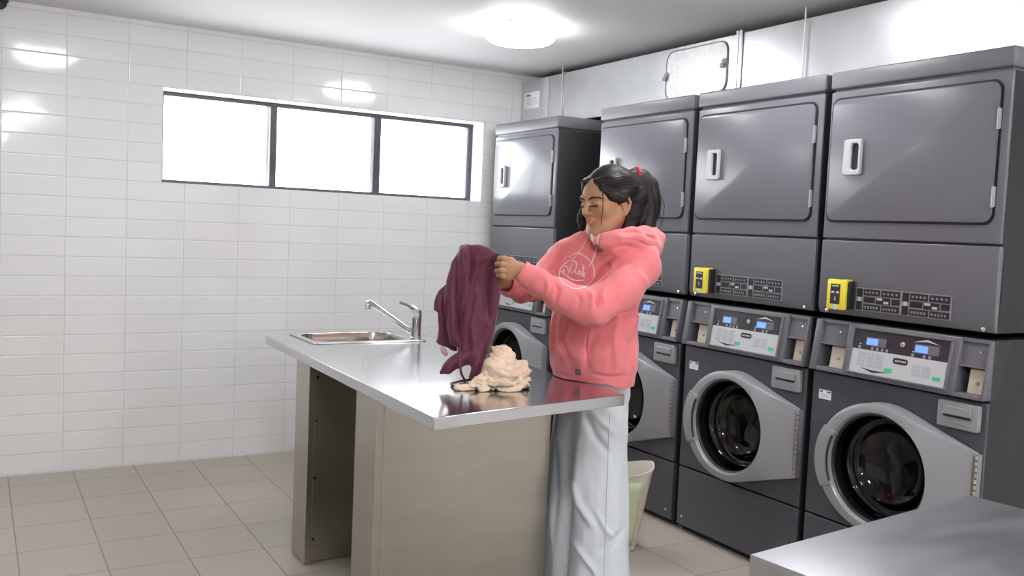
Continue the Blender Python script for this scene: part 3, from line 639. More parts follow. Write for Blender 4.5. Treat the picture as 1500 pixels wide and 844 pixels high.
# ------------------------------------------------------------------ soft forms: distance fields meshed with surface nets
import numpy as np
class Field:
    def __init__(s, lo, hi, h):
        s.h = h; s.lo = np.array(lo, float); n = np.ceil((np.array(hi)-s.lo)/h).astype(int)+1
        s.n = n; s.D = np.full(n, 1.0, np.float32)
        s.ax = [s.lo[i]+h*np.arange(n[i]) for i in range(3)]
    def region(s, lo, hi, pad):
        a = [max(0, int((lo[i]-pad-s.lo[i])/s.h)) for i in range(3)]; b = [min(s.n[i], int((hi[i]+pad-s.lo[i])/s.h)+2) for i in range(3)]
        sl = tuple(slice(a[i], max(a[i]+1, b[i])) for i in range(3))
        X = s.ax[0][sl[0]][:, None, None]; Y = s.ax[1][sl[1]][None, :, None]; Z = s.ax[2][sl[2]][None, None, :]
        return sl, X, Y, Z
    def mix(s, sl, d, k, op):
        A = s.D[sl]; d = d.astype(np.float32)
        if op == 'add':
            if k > 0:
                hh = np.clip(.5+.5*(A-d)/k, 0, 1); s.D[sl] = A*(1-hh)+d*hh - k*hh*(1-hh)
            else: s.D[sl] = np.minimum(A, d)
        else:
            if k > 0:
                hh = np.clip(.5-.5*(A+d)/k, 0, 1); s.D[sl] = A*(1-hh)+(-d)*hh + k*hh*(1-hh)
            else: s.D[sl] = np.maximum(A, -d)
    def cone(s, a, b, ra, rb, k=.02, op='add'):
        a = np.array(a, float); b = np.array(b, float); r = max(ra, rb)
        sl, X, Y, Z = s.region(np.minimum(a, b)-r, np.maximum(a, b)+r, k+.02)
        v = b-a; L2 = max(float(v@v), 1e-12)
        t = np.clip(((X-a[0])*v[0]+(Y-a[1])*v[1]+(Z-a[2])*v[2])/L2, 0, 1)
        d = np.sqrt((X-a[0]-t*v[0])**2+(Y-a[1]-t*v[1])**2+(Z-a[2]-t*v[2])**2) - (ra+(rb-ra)*t)
        s.mix(sl, d, k, op)
    def chain(s, P, R, k=.02, op='add'):
        for i in range(len(P)-1): s.cone(P[i], P[i+1], R[i], R[i+1], k, op)
    def ell(s, c, r, k=.02, op='add', axes=None):
        c = np.array(c, float); m = max(r)
        sl, X, Y, Z = s.region(c-m, c+m, k+.02)
        X = X-c[0]; Y = Y-c[1]; Z = Z-c[2]
        if axes is not None:
            A = [np.array(a, float) for a in axes]; U = [X*a[0]+Y*a[1]+Z*a[2] for a in A]
        else: U = [X+0*Y+0*Z, Y+0*X+0*Z, Z+0*X+0*Y]
        k0 = np.sqrt(sum((U[i]/r[i])**2 for i in range(3))); k1 = np.sqrt(sum((U[i]/r[i]**2)**2 for i in range(3)))
        d = np.where(k1 > 1e-9, k0*(k0-1)/np.maximum(k1, 1e-9), -min(r)); s.mix(sl, d, k, op)
    def loft(s, rows, ax, ay, k=.02, op='add'):
        """rows (centre, a, b) of rising height; ax/ay horizontal unit axes"""
        rows = sorted(rows, key=lambda q: q[0][2]); zs = [q[0][2] for q in rows]
        m = max(max(q[1], q[2]) for q in rows)
        lo = np.min([q[0] for q in rows], 0)-np.array([m, m, 0]); hi = np.max([q[0] for q in rows], 0)+np.array([m, m, 0])
        sl, X, Y, Z = s.region(lo, hi, k+.03)
        z = Z[0, 0]; f = lambda v: np.interp(z, zs, v)[None, None, :]
        cx, cy, a, b = f([q[0][0] for q in rows]), f([q[0][1] for q in rows]), f([q[1] for q in rows]), f([q[2] for q in rows])
        u = (X-cx)*ax[0]+(Y-cy)*ax[1]; v = (X-cx)*ay[0]+(Y-cy)*ay[1]
        k0 = np.sqrt((u/a)**2+(v/b)**2); k1 = np.sqrt((u/a**2)**2+(v/b**2)**2)
        d = np.where(k1 > 1e-9, k0*(k0-1)/np.maximum(k1, 1e-9), -b+0*u)
        d = np.maximum(d, np.maximum(zs[0]-Z, Z-zs[-1])); s.mix(sl, d, k, op)
    def mesh(s):
        D = s.D; S = D < 0; n = s.n
        act = np.zeros(tuple(n-1), bool); cnt = np.zeros(tuple(n-1), np.int8)
        for i in (0, 1):
            for j in (0, 1):
                for k in (0, 1): cnt += S[i:n[0]-1+i, j:n[1]-1+j, k:n[2]-1+k]
        act = (cnt > 0) & (cnt < 8); idx = np.argwhere(act); N = len(idx)
        vid = np.full(tuple(n-1), -1, np.int32); vid[act] = np.arange(N)
        acc = np.zeros((N, 3)); num = np.zeros(N)
        I, J, K = idx.T
        C = [(i, j, k) for i in (0, 1) for j in (0, 1) for k in (0, 1)]
        for a in C:
            for ax in range(3):
                if a[ax]: continue
                b = list(a); b[ax] = 1
                da = D[I+a[0], J+a[1], K+a[2]]; db = D[I+b[0], J+b[1], K+b[2]]; m = (da < 0) != (db < 0)
                t = np.where(m, da/np.where(m, da-db, 1), 0); p = np.zeros((N, 3)); p[:] = a; p[:, ax] += t
                acc += p*m[:, None]; num += m
        V = (idx+acc/num[:, None])*s.h+s.lo
        F = []
        for ax in range(3):
            o = [0, 0, 0]; o[ax] = 1
            A = S[:n[0]-o[0], :n[1]-o[1], :n[2]-o[2]]; B = S[o[0]:, o[1]:, o[2]:]
            e = np.argwhere(A != B); u, v = (ax+1) % 3, (ax+2) % 3
            e = e[(e[:, u] > 0) & (e[:, v] > 0) & (e[:, u] < n[u]-1) & (e[:, v] < n[v]-1)]
            ins = A[tuple(e.T)]
            def cell(du, dv):
                c = e.copy(); c[:, u] -= du; c[:, v] -= dv; return vid[tuple(c.T)]
            q = np.stack([cell(1, 1), cell(0, 1), cell(0, 0), cell(1, 0)], 1)
            q[~ins] = q[~ins][:, ::-1]; F.append(q)
        return V, np.concatenate(F)
def relax(V, F, it=2, f=.5):
    E = np.concatenate([F[:, [0, 1]], F[:, [1, 2]], F[:, [2, 3]], F[:, [3, 0]]]); E = np.concatenate([E, E[:, ::-1]])
    c = np.bincount(E[:, 0], minlength=len(V)).clip(1)
    for _ in range(it):
        A = np.stack([np.bincount(E[:, 0], V[E[:, 1], i], len(V)) for i in range(3)], 1)/c[:, None]; V = V+(A-V)*f
    return V
def normals(V, F):
    n = np.cross(V[F[:, 2]]-V[F[:, 0]], V[F[:, 3]]-V[F[:, 1]]); N = np.zeros_like(V)
    for k in range(4):
        for i in range(3): N[:, i] += np.bincount(F[:, k], n[:, i], len(V))
    return N/np.maximum(np.linalg.norm(N, axis=1), 1e-9)[:, None]
def nmesh(name, V, F, m, parent=None, label=None, attrs=None):
    me = bpy.data.meshes.new(name); me.from_pydata(V.tolist(), [], F.tolist()); me.update()
    me.polygons.foreach_set('use_smooth', [True]*len(me.polygons))
    for k, v in (attrs or {}).items():
        a = me.attributes.new(k, 'FLOAT', 'POINT'); a.data.foreach_set('value', np.asarray(v, np.float32))
    o = bpy.data.objects.new(name, me); COL.objects.link(o); me.materials.append(MT[m] if isinstance(m, str) else m)
    if parent:
        o.parent = parent; o.matrix_parent_inverse = parent_world(parent).inverted()
    if label: o['label'] = label
    return o
def parent_world(p):
    m = Matrix.LocRotScale(p.location, p.rotation_euler, p.scale)
    if p.parent: m = parent_world(p.parent) @ p.matrix_parent_inverse @ m
    return m
def wmesh(name, b, m, parent, **k):      # bmesh given in room coordinates
    o = obj(name, b, m, None, **k); o.parent = parent; o.matrix_parent_inverse = parent_world(parent).inverted(); return o
def vnoise(V, sc, seed=0):
    return np.array([noise.noise(Vector((v[0]*sc[0]+seed, v[1]*sc[1]+seed*.7, v[2]*sc[2]-seed))) for v in V])
def seg_fold(V, P, w, amp):
    """a soft crease or ridge along the polyline P"""
    best = np.full(len(V), 9.0); P = [np.array(p, float) for p in P]; L = len(P)-1; ta = np.zeros(len(V))
    for i in range(L):
        v = P[i+1]-P[i]; t = np.clip(((V-P[i])@v)/max(v@v, 1e-12), 0, 1)
        d = np.linalg.norm(V-P[i]-t[:, None]*v, axis=1); m = d < best; best[m] = d[m]; ta[m] = (i+t[m])/L
    env = np.sin(np.clip(ta, .02, .98)*PI)**.6
    return amp*np.exp(-(best/w)**2)*env

# person-only materials
def skin_mat():
    m = mat('warm_brown_skin', (.50, .27, .165), .55, bump=(300, .06, .0006))
    nt = m.node_tree; N = nt.nodes; L = nt.links; b = N['Principled BSDF']
    at_ = N.new('ShaderNodeAttribute'); at_.attribute_name = 'lip'
    mx = N.new('ShaderNodeMix'); mx.data_type = 'RGBA'; mx.inputs[6].default_value = (.46, .245, .138, 1); mx.inputs[7].default_value = (.46, .14, .12, 1)
    L.new(at_.outputs['Fac'], mx.inputs[0]); L.new(mx.outputs[2], b.inputs['Base Color'])
    b.inputs['Subsurface Weight'].default_value = .06; b.inputs['Subsurface Radius'].default_value = (.02, .008, .004); b.inputs['Subsurface Scale'].default_value = .3
    return m
MT['skin'] = skin_mat()
MT['hoodie'] = mat('pink_fleece', (.86, .225, .245), .85, sheen=.35, bump=(420, .25, .0012))
MT['rib'] = mat('pink_rib_knit', (.84, .21, .23), .85, sheen=.3, bump=(300, .4, .0015))
MT['jeans'] = mat('pale_blue_denim', (.70, .74, .79), .85, var=(7, .10, (1, 1, .6)), bump=(380, .3, .001))
MT['hair'] = mat('black_hair', (.014, .011, .010), .52, spec=.3, bump=(90, .4, .002, (1, 1, .12)))
MT['hairl'] = mat('dark_brown_strands', (.03, .018, .012), .4)
MT['brow'] = mat('dark_brow', (.035, .018, .012), .7)
MT['scrunchie'] = mat('red_hair_tie', (.75, .03, .06), .7)
MT['maroon'] = mat('maroon_fabric', (.115, .011, .038), .55, sheen=.28, bump=(350, .2, .001), var=(5, .12, (1, 1, 1)))
MT['cloth'] = mat('peach_cloth', (.90, .70, .54), .85, sheen=.2, bump=(300, .3, .001))
MT['printw'] = mat('white_ink', (.95, .80, .81), .7)
MT['cord'] = mat('white_cotton_cord', (.85, .80, .78), .8)
MT['shoe'] = mat('white_shoe', (.75, .75, .74), .5)

def A(px, py, d): return np.array(at(px, py, d))
h_ = Vector((fwd.x, fwd.y, 0)).normalized(); rt = Vector(_r)
def facing(deg):   # degrees turned from looking straight at the camera towards image left
    a = math.radians(deg); return (-h_*math.cos(a) - rt*math.sin(a)).normalized()
TF = facing(36); TLft = Vector((0, 0, 1)).cross(TF)
pf, plft = np.array(TF), np.array(TLft)
foot = A(868, 560, 3.52)
person = thing('person', 'woman in a pink hoodie and pale jeans holding up a maroon garment at the island', 'person', (float(foot[0]), float(foot[1]), 0))

# ---- shared joints
shN, elN, wrN = A(936, 388, 3.27), A(868, 450, 3.13), A(764, 397, 3.09)
shF, elF, wrF = A(830, 378, 3.50), A(787, 418, 3.38), A(733, 412, 3.20)
mN1, mN2 = A(912, 422, 3.19), A(818, 431, 3.10)

# ---- head frame
HS = 1.07
HF0 = facing(52); pit = math.radians(9)
HL = Vector((0, 0, 1)).cross(HF0)
HF = (HF0*math.cos(pit) - Vector((0, 0, 1))*math.sin(pit)).normalized()
HU = HF.cross(HL)*1.0
roll = math.radians(3)
HL, HU = (HL*math.cos(roll)+HU*math.sin(roll)), (HU*math.cos(roll)-HL*math.sin(roll))
hl, hf, hu = np.array(HL), np.array(HF), np.array(HU)
HC = A(918, 302, 3.27) - (hl*.077 - hf*.012 - hu*.017)*HS
def H(x, y, z): return HC + (hl*x + hf*y + hu*z)*HS
HA = (hl, hf, hu)
def hr(*r): return [q*HS for q in r]

# ---- body: one continuous skin surface (head, neck, arms, hands, trunk, legs)
lo = np.array([0.98, -3.10, 0.0]); hi = np.array([2.0, -2.2, 1.72])
ph = .0034
B = Field(lo, hi, ph)
pel = A(870, 556, 3.53)
def up(p, z): q = np.array(p, float); q[2] = z; return q
# trunk and legs inside the clothes
B.loft([(up(pel, .86), .10, .07), (up(pel, 1.0), .11, .075), (A(874, 440, 3.43), .12, .075), (A(880, 395, 3.43), .12, .07), (A(886, 374, 3.42), .08, .05)], plft, pf, .03)
hipN, hipF = pel+plft*.075, pel-plft*.075
for hp, q1, q2 in ((hipN, A(881, 680, 3.47), A(880, 835, 3.45)), (hipF, A(839, 690, 3.62), A(833, 780, 3.61))):
    B.chain([up(hp*.55+q1*.45, .88), up(q1, .46), up(q2, .085)], [.060, .050, .038], .03)
B.chain([A(886, 376, 3.41), shN], [.045, .045], .03); B.chain([A(886, 376, 3.41), shF], [.045, .045], .03)
B.chain([shN, mN1, elN], [.045, .042, .038], .02); B.chain([elN, mN2, wrN], [.038, .036, .026], .015)
B.chain([shF, elF, wrF], [.045, .036, .025], .02)
# neck and head
B.chain([A(889, 366, 3.40), H(0, -.025, -.06)], [.052, .047], .025)
B.ell(H(0, -.018, .030), hr(.071, .093, .090), .02, axes=HA)            # skull
B.ell(H(0, .028, -.030), hr(.055, .060, .074), .03, axes=HA)            # face
B.ell(H(0, .042, .032), hr(.052, .044, .050), .03, axes=HA)             # forehead
B.chain([H(.046, .003, -.046), H(.026, .052, -.090), H(0, .068, -.098)], hr(.020, .020, .020), .03)
B.chain([H(-.046, .003, -.046), H(-.026, .052, -.090), H(0, .068, -.098)], hr(.020, .020, .020), .03)
B.ell(H(0, .078, -.096), hr(.017, .014, .014), .015, axes=HA)           # chin
for s_ in (1, -1):
    B.ell(H(.039*s_, .056, -.020), hr(.020, .022, .020), .025, axes=HA) # cheek
    B.ell(H(.033*s_, .100, .002), hr(.019, .020, .013), .014, 'sub', axes=HA)  # eye socket
    B.ell(H(.031*s_, .0765, .001), hr(.0150, .0130, .0115), .004, axes=HA)  # closed-down lid over the eye
    B.chain([H(.012*s_, .088, .022), H(.034*s_, .082, .026), H(.050*s_, .068, .020)], hr(.006, .007, .006), .012) # brow bone
    B.ell(H(.0115*s_, .0985, -.0285), hr(.0075, .009, .0068), .006, axes=HA)  # nostril wing
    # ear
    EZ = -.017
    B.chain([q+hu*EZ*HS for q in (H(.070*s_, .004, .010), H(.078*s_, -.004, .026), H(.083*s_, -.018, .026), H(.083*s_, -.026, .010), H(.079*s_, -.020, -.010), H(.074*s_, -.006, -.026), H(.071*s_, .002, -.028))], hr(.004, .0045, .0045, .0045, .0045, .006, .005), .004)
    B.ell(H(.072*s_, -.010, EZ), hr(.005, .014, .022), .006, axes=HA)
B.chain([H(0, .086, .020), H(0, .097, -.002), H(0, .110, -.022)], hr(.0065, .007, .0095), .010)   # nose
B.ell(H(0, .109, -.025), hr(.010, .009, .008), .006, axes=HA)
B.chain([H(-.019, .083, -.0535), H(-.006, .0935, -.0495), H(0, .0935, -.051), H(.006, .0935, -.0495), H(.019, .083, -.0535)], hr(.0025, .0055, .005, .0055, .0025), .005)  # upper lip
B.chain([H(-.016, .083, -.058), H(0, .0915, -.0625), H(.016, .083, -.058)], hr(.003, .0068, .003), .005)
B.ell(H(0, .098, -.072), hr(.014, .006, .005), .008, 'sub', axes=HA)

# near hand: back of the hand towards us, fingers closed round the fabric
def hand(F_, wr, kn, pip, tip, th, pr):
    e_, op = (.0075, 'sub') if pr == 2 else (0, 'add')
    for i in range(4): F_.cone(wr, kn[i], .021+e_, .0125+e_, .012, op)
    F_.chain([kn[0], kn[1], kn[2], kn[3]], [.012+e_, .0125+e_, .012+e_, .011+e_], .010, op)
    for i in range(4): F_.chain([kn[i], pip[i], tip[i][0], tip[i][1]], [.0105+e_, .0092+e_, .0082+e_, .0068+e_], .0035, op)
    F_.chain(th, [.015+e_, .0115+e_, .010+e_, .0075+e_], .006, op)
d0 = 3.085
knN = [A(748, 382, d0+.004), A(746.5, 390, d0-.004), A(746, 398, d0-.003), A(747, 405.5, d0+.004)]
ppN = [A(738, 378.5, d0-.010), A(735, 387, d0-.018), A(734, 396, d0-.016), A(736, 404, d0-.008)]
tpN = [(A(731.5, 378.5, d0+.008), A(730, 380.5, d0+.024)), (A(728, 387, d0+.002), A(727, 389.5, d0+.020)), (A(727.5, 396.5, d0+.002), A(727, 398.5, d0+.020)), (A(730, 404, d0+.006), A(729.5, 405.5, d0+.020))]
thN = [A(757, 389, d0+.020), A(748, 383, d0+.034), A(739, 379, d0+.036), A(732, 378.5, d0+.034)]
hand(B, A(761, 396, d0+.006), knN, ppN, tpN, thN, 1)
# far hand, inside the bunched fabric
d1 = 3.185
vF = A(733, 412, 3.20)
kF = [A(721, 398+5.8*i, d1+.004*i) for i in range(4)]; pF = [A(711, 397+6.2*i, d1+.006) for i in range(4)]
tF = [(A(705, 399+6*i, d1-.006), A(706, 400+6*i, d1-.022)) for i in range(4)]
thF = [A(727, 400, d1-.012), A(720, 394, d1-.026), A(713, 393, d1-.030), A(708, 395, d1-.030)]
hand(B, vF, kF, pF, tF, thF, 1)
V, F = B.mesh(); V = relax(V, F, 1, .4)
def clear_edge(V, gap):
    # whatever presses against the side of the worktop stays outside it
    ex = 1.507+(V[:, 1]+2.95)*.0201+gap; low = (V[:, 2] < TZ+.003) & (V[:, 1] > -3.0)
    V = V.copy(); V[:, 0] = np.where(low, np.maximum(V[:, 0], ex), V[:, 0]); return V
V = clear_edge(V, .016)
lipd = np.full(len(V), 9.0)
for P_, R_ in (([H(-.019, .083, -.0535), H(-.006, .096, -.0500), H(.006, .096, -.0500), H(.019, .083, -.0535)], .0046), ([H(-.015, .084, -.058), H(0, .095, -.062), H(.015, .084, -.058)], .0056)):
    for i in range(len(P_)-1):
        v = P_[i+1]-P_[i]; t = np.clip(((V-P_[i])@v)/(v@v), 0, 1); lipd = np.minimum(lipd, np.linalg.norm(V-P_[i]-t[:, None]*v, axis=1)/(R_*HS))
body = nmesh('body', V, F, 'skin', person, attrs={'lip': np.clip((1.25-lipd)/.35, 0, 1)*.85})
BV = BVHTree.FromPolygons(V.tolist(), F.tolist())
def snap(bv, p, d=None, off=.001):
    """nearest point of a surface to p, lifted by off"""
    q, n, i, r = bv.find_nearest(Vector(p)); return q+n*off
def cast(bv, px, py, off=.001):
    q, n, i, r = bv.ray_cast(CP, ray(px, py).normalized()); return None if q is None else q+n*off*(1 if n.dot(ray(px, py)) < 0 else -1)

# brows and lashes
for s_ in (1, -1):
    b = NB(); P = [snap(BV, H(x*s_, y, z), off=.0005) for x, y, z in ((.012, .10, .0195), (.022, .098, .0235), (.034, .09, .0255), (.046, .078, .0225), (.052, .07, .018))]
    tube(b, P, [.0026, .0040, .0038, .0028, .001], 6); wmesh('eyebrow', b, 'brow', person, smooth=True)
    b = NB(); P = [snap(BV, H(x*s_, .095, z), off=.0006) for x, z in ((.018, -.0045), (.025, -.0080), (.032, -.0092), (.040, -.0080), (.047, -.0035))]
    tube(b, P, [.0014, .0028, .0034, .0036, .0026], 6); wmesh('eyelash', b, 'brow', person, smooth=True)

# ---- hair
hlo = HC-.2; hhi = HC+.2; hhi[2] = HC[2]+.17; hlo[2] = HC[2]-.22
for q in (A(975, 300, 3.45), A(940, 345, 3.35)): hlo = np.minimum(hlo, q-.05); hhi = np.maximum(hhi, q+.03)
HR = Field(hlo, hhi, .0034)
HR.ell(H(0, -.022, .036), hr(.080, .098, .093), .01, axes=HA)
HR.ell(H(0, -.050, -.015), hr(.070, .062, .080), .03, axes=HA)
# cut the face out: hairline runs from the middle of the forehead down to the temples and ears
HR.ell(H(0, .100, -.030), hr(.056, .080, .098), .010, 'sub', axes=HA)
HR.ell(H(.060, .045, -.070), hr(.05, .052, .072), .010, 'sub', axes=HA)
HR.ell(H(-.060, .045, -.070), hr(.05, .052, .072), .010, 'sub', axes=HA)
for s_ in (1, -1): HR.ell(H(.083*s_, -.004, -.026), hr(.020, .026, .036), .006, 'sub', axes=HA)
# sides swept back above the ears
for s_ in (1, -1):
    HR.chain([H(.046*s_, .066, .052), H(.066*s_, .038, .024), H(.077*s_, .004, .014), H(.070*s_, -.050, .046), H(.03*s_, -.095, .055)], hr(.004, .006, .009, .016, .018), .026)
    HR.chain([H(.030*s_, .074, .082), H(.062*s_, .030, .072), H(.066*s_, -.03, .075), H(.03*s_, -.085, .07)], hr(.004, .008, .010, .016), .035)
# tied at the crown, ponytail hanging behind
tie = A(930, 257, 3.37)
HR.chain([H(0, -.085, .060), tie], hr(.030, .020), .02)
PT = [tie, A(941, 260, 3.385), A(949, 273, 3.39), A(951, 290, 3.385), A(950, 312, 3.37), A(947, 330, 3.35), A(945, 342, 3.33)]
HR.chain(PT, [.017, .026, .036, .037, .034, .028, .016], .02)
PT2 = [tie, A(936, 270, 3.37), A(932, 290, 3.35), A(926, 312, 3.34), A(920, 334, 3.33)]
HR.chain(PT2, [.017, .028, .036, .034, .028], .02)
# lock falling on the far side of the neck
HR.chain([H(-.062, -.02, -.01), A(859, 300, 3.44), A(853, 318, 3.43), A(853, 334, 3.42)], [.016, .016, .018, .012], .01)
V, F = HR.mesh(); V = relax(V, F, 1, .4); N_ = normals(V, F)
# comb-like strands: ridges that follow the sweep towards the tie / down the tail
tie_l = np.array(tie)
rel = V-tie_l; ax_ = hf; rr_ = rel-np.outer(rel@ax_, ax_); angl = np.arctan2(rr_@hl, rr_@hu)
tail = np.clip(((V-HC)@(-hf)-.10)/.03, 0, 1)
rid = np.sin(angl*46+vnoise(V, (22, 22, 22), 3)*5)*.0010*(1-tail)
uT = (V-tie_l)@np.array(cr); rid += np.sin(uT*820+vnoise(V, (14, 14, 14), 9)*6)*.0014*tail
V = V+N_*(rid+vnoise(V, (45, 45, 20), 5)*.0008)[:, None]
hair = nmesh('hair', V, F, 'hair', person, label='black hair tied back in a ponytail')
HBV = BVHTree.FromPolygons(V.tolist(), F.tolist())
# loose strands
b = NB()
tube(b, [snap(HBV, H(.028, .075, .075), off=.0), A(882.5, 278, 3.235), A(883.5, 292, 3.215), A(883, 306, 3.21), A(881.5, 320, 3.215), A(880.5, 331, 3.225)], [.0022, .0022, .002, .0018, .0014, .0006], 6)
tube(b, [snap(HBV, H(-.035, .075, .06), off=.0), A(859, 272, 3.31), A(857.5, 285, 3.29), A(856.5, 298, 3.29)], [.0016, .0014, .001, .0005], 5)
for i in range(16):
    x0 = 944+i*1.25; y0 = 262+((i*37) % 11); xe = 940+i*1.6+((i*53) % 7); ye = 318+((i*29) % 22); dd = 3.33+.006*((i*17) % 9)
    tube(b, [A(x0, y0, dd+.03), A((x0+xe)/2+5+((i*13) % 6), (y0+ye)/2, dd), A(xe+2, ye-8, dd), A(xe, ye, dd)], [.0016, .0014, .0010, .0004], 4)
for i in range(5): tube(b, [A(862-i, 300, 3.43), A(851-i*1.2, 312, 3.42), A(847-i*.6, 325, 3.42), A(848+i, 336, 3.41)], [.0012, .001, .0008, .0004], 4)
wmesh('loose_strands', b, 'hairl', hair, smooth=True)
# hair tie
b = NB()
td = Vector(A(936, 258, 3.38)-A(925, 255, 3.365)).normalized(); u1 = td.orthogonal().normalized(); u2 = td.cross(u1)
P = [Vector(A(931, 256, 3.37))+u1*math.cos(2*PI*k/20)*.0245+u2*math.sin(2*PI*k/20)*.0245 for k in range(21)]
tube(b, P, [.0075+.0012*math.sin(k*2.3) for k in range(21)], 8, cap=False); wmesh('hair_tie', b, 'scrunchie', person, smooth=True)

# ---- jeans
J = Field(np.array([1.28, -3.1, 0.0]), np.array([2.05, -2.2, 1.02]), .006)
LF = facing(48); LL = Vector((0, 0, 1)).cross(LF); lf_, ll_ = np.array(LF), np.array(LL)
J.loft([(up(pel, .80), .155, .12), (up(pel, .92), .145, .112), (up(pel, .985), .13, .10)], ll_, lf_, .04)
NL = [(A(881, 590, 3.47), .100, .105), (A(881, 680, 3.47), .103, .108), (A(881, 760, 3.46), .107, .112), (A(880, 835, 3.45), .113, .118)]
nb = NL[-1][0].copy(); nb[2] = .012; NL.append((nb, .112, .125))
FL = [(A(846, 600, 3.62), .087, .10), (A(839, 690, 3.62), .092, .104), (A(833, 780, 3.61), .098, .108)]
fbp = FL[-1][0].copy(); fbp[2] = .012; FL.append((fbp+np.array([-.01, 0, 0]), .10, .118))
NL.insert(0, (up(NL[0][0], .90), .085, .095)); FL.insert(0, (up(FL[0][0], .90), .075, .09))
J.loft(NL, ll_, lf_, .02); J.loft(FL, ll_, lf_, .012)
V, F = J.mesh(); V = relax(V, F, 3, .5); N_ = normals(V, F); FB = BVHTree.FromPolygons(V.tolist(), F.tolist())
dsp = vnoise(V, (6, 6, 1.6), 2)*.014+vnoise(V, (16, 16, 4), 4)*.008+vnoise(V, (34, 34, 14), 6)*.0025
def fp(*q): return [A(*x) for x in q]
def sfold(bv, V, P, w, amp):
    Q = []
    for i in range(len(P)-1):
        for j in range(5): f = j/5; Q.append((P[i][0]*(1-f)+P[i+1][0]*f, P[i][1]*(1-f)+P[i+1][1]*f))
    Q.append(P[-1][:2]); S_ = [cast(bv, x, y, 0) for x, y in Q]; S_ = [np.array(p) for p in S_ if p is not None]
    if len(S_) < 3: return 0
    keep = [S_[0]]
    for p in S_[1:]:
        if np.linalg.norm(p-keep[-1]) < .05: keep.append(p)
    return seg_fold(V, keep, w, amp) if len(keep) > 2 else 0
for P, w, a in ((((858, 608, 3.390), (872, 640, 3.370), (895, 668, 3.370)), .014, -.010), (((865, 600, 3.380), (885, 622, 3.370), (905, 640, 3.380)), .012, .007),
                (((842, 700, 3.380), (850, 740, 3.370), (870, 775, 3.360)), .014, .010), (((836, 770, 3.380), (858, 800, 3.350), (888, 838, 3.340)), .012, -.011),
                (((838, 790, 3.380), (862, 826, 3.350), (880, 850, 3.340)), .011, .009), (((915, 775, 3.420), (895, 800, 3.350), (878, 812, 3.340)), .012, -.008),
                (((850, 640, 3.390), (847, 690, 3.380), (842, 760, 3.380)), .016, .006), (((912, 640, 3.420), (905, 720, 3.380), (908, 790, 3.400)), .02, .005),
                (((870, 745, 3.360), (890, 780, 3.350), (905, 790, 3.370)), .010, .006), (((812, 640, 3.520), (816, 720, 3.500), (808, 800, 3.500)), .018, -.008), (((828, 620, 3.520), (830, 720, 3.500), (822, 800, 3.500)), .016, .008)):
    dsp += sfold(FB, V, P, w, a*1.7)
V = V+N_*(dsp*np.clip((V[:, 2])/.03, 0, 1))[:, None]; V[:, 2] = np.maximum(V[:, 2], .008)
V = clear_edge(V, .007)
jeans = nmesh('jeans', V, F, 'jeans', person, label='pale blue wide-leg jeans')
JB = BVHTree.FromPolygons(V.tolist(), F.tolist())
b = NB(); P = [cast(JB, 893-(y-600)*.035, y, .0012) for y in range(604, 876, 8)]; P = [q for q in P if q]; tube(b, P, .0014, 5)
wmesh('side_seam', b, mat('grey_blue_thread', (.52, .57, .63), .8), jeans, smooth=True)
# shoes under the hems
for c0, nm in ((nb, 0), (fbp, 1)):
    S_ = Field(c0-np.array([.22, .22, .02]), c0+np.array([.22, .22, .14]), .005)
    q = c0.copy(); q[2] = .045
    S_.chain([q-lf_*.10, q, q+lf_*.06-np.array([0, 0, .008])], [.043, .041, .034], .02)
    sl_, X_, Y_, Z_ = S_.region(S_.lo, S_.lo+S_.n*S_.h, 0); S_.D = np.maximum(S_.D, (.004-Z_).astype(np.float32))
    V, F = S_.mesh(); V = relax(V, F, 1); nmesh('shoe', V, F, 'shoe', person)

# ---- hoodie
G = Field(np.array([1.00, -3.15, .80]), np.array([2.08, -2.15, 1.52]), .005)
rows = [((870, 556), .160, .114), ((870, 548), .168, .120), ((870, 538), .177, .128), ((869, 518), .182, .136), ((868, 480), .176, .132), ((872, 445), .172, .126), ((877, 415), .172, .122), ((881, 392), .170, .115), ((884, 374), .140, .098), ((888, 360), .095, .080), ((891, 350), .070, .066)]
_rw = [(A(x, y, 3.42), a, b_) for (x, y), a, b_ in rows]; _rw[0][0][2] = TZ-.016
for q in _rw[1:]: q[0][2] = max(q[0][2], TZ+.0)
G.loft(_rw, plft, pf, .02)
G.chain([A(890, 362, 3.38), A(915, 368, 3.31), shN+np.array([0, 0, .0])], [.062, .066, .074], .03)
G.chain([A(884, 362, 3.40), A(855, 364, 3.45), shF], [.060, .058, .066], .03)
G.chain([shN, mN1, elN], [.074, .070, .066], .025)
G.chain([elN, mN2, A(790, 413, 3.09)], [.066, .053, .046], .015)
G.chain([A(790, 413, 3.09), A(781, 407, 3.09), A(770, 401, 3.09)], [.048, .045, .043], .006)
G.chain([shF, elF], [.068, .056], .02); G.chain([elF, A(765, 420, 3.31), A(744, 416, 3.235)], [.056, .052, .044], .015)
# hood bunched round the neck and hanging at the back
hd = [((874, 352, 3.25), .016), ((888, 352, 3.215), .022), ((906, 350, 3.20), .026), ((926, 347, 3.225), .030), ((944, 347, 3.28), .034), ((952, 347, 3.36), .034), ((938, 341, 3.46), .032), ((905, 341, 3.52), .030), ((872, 347, 3.48), .026), ((857, 350, 3.42), .018)]
G.chain([A(*q) for q, r in hd], [r for q, r in hd], .03)
G.chain([A(900, 362, 3.22), A(925, 362, 3.26), A(945, 362, 3.31), A(955, 354, 3.38)], [.026, .034, .038, .030], .035)
G.chain([A(948, 374, 3.34), A(957, 362, 3.36), A(966, 350, 3.36), A(970, 346, 3.36)], [.028, .028, .016, .008], .02)
G.chain([A(884, 358, 3.19), A(910, 350, 3.17), A(940, 350, 3.21), A(960, 357, 3.28)], [.008, .012, .014, .012], .012)
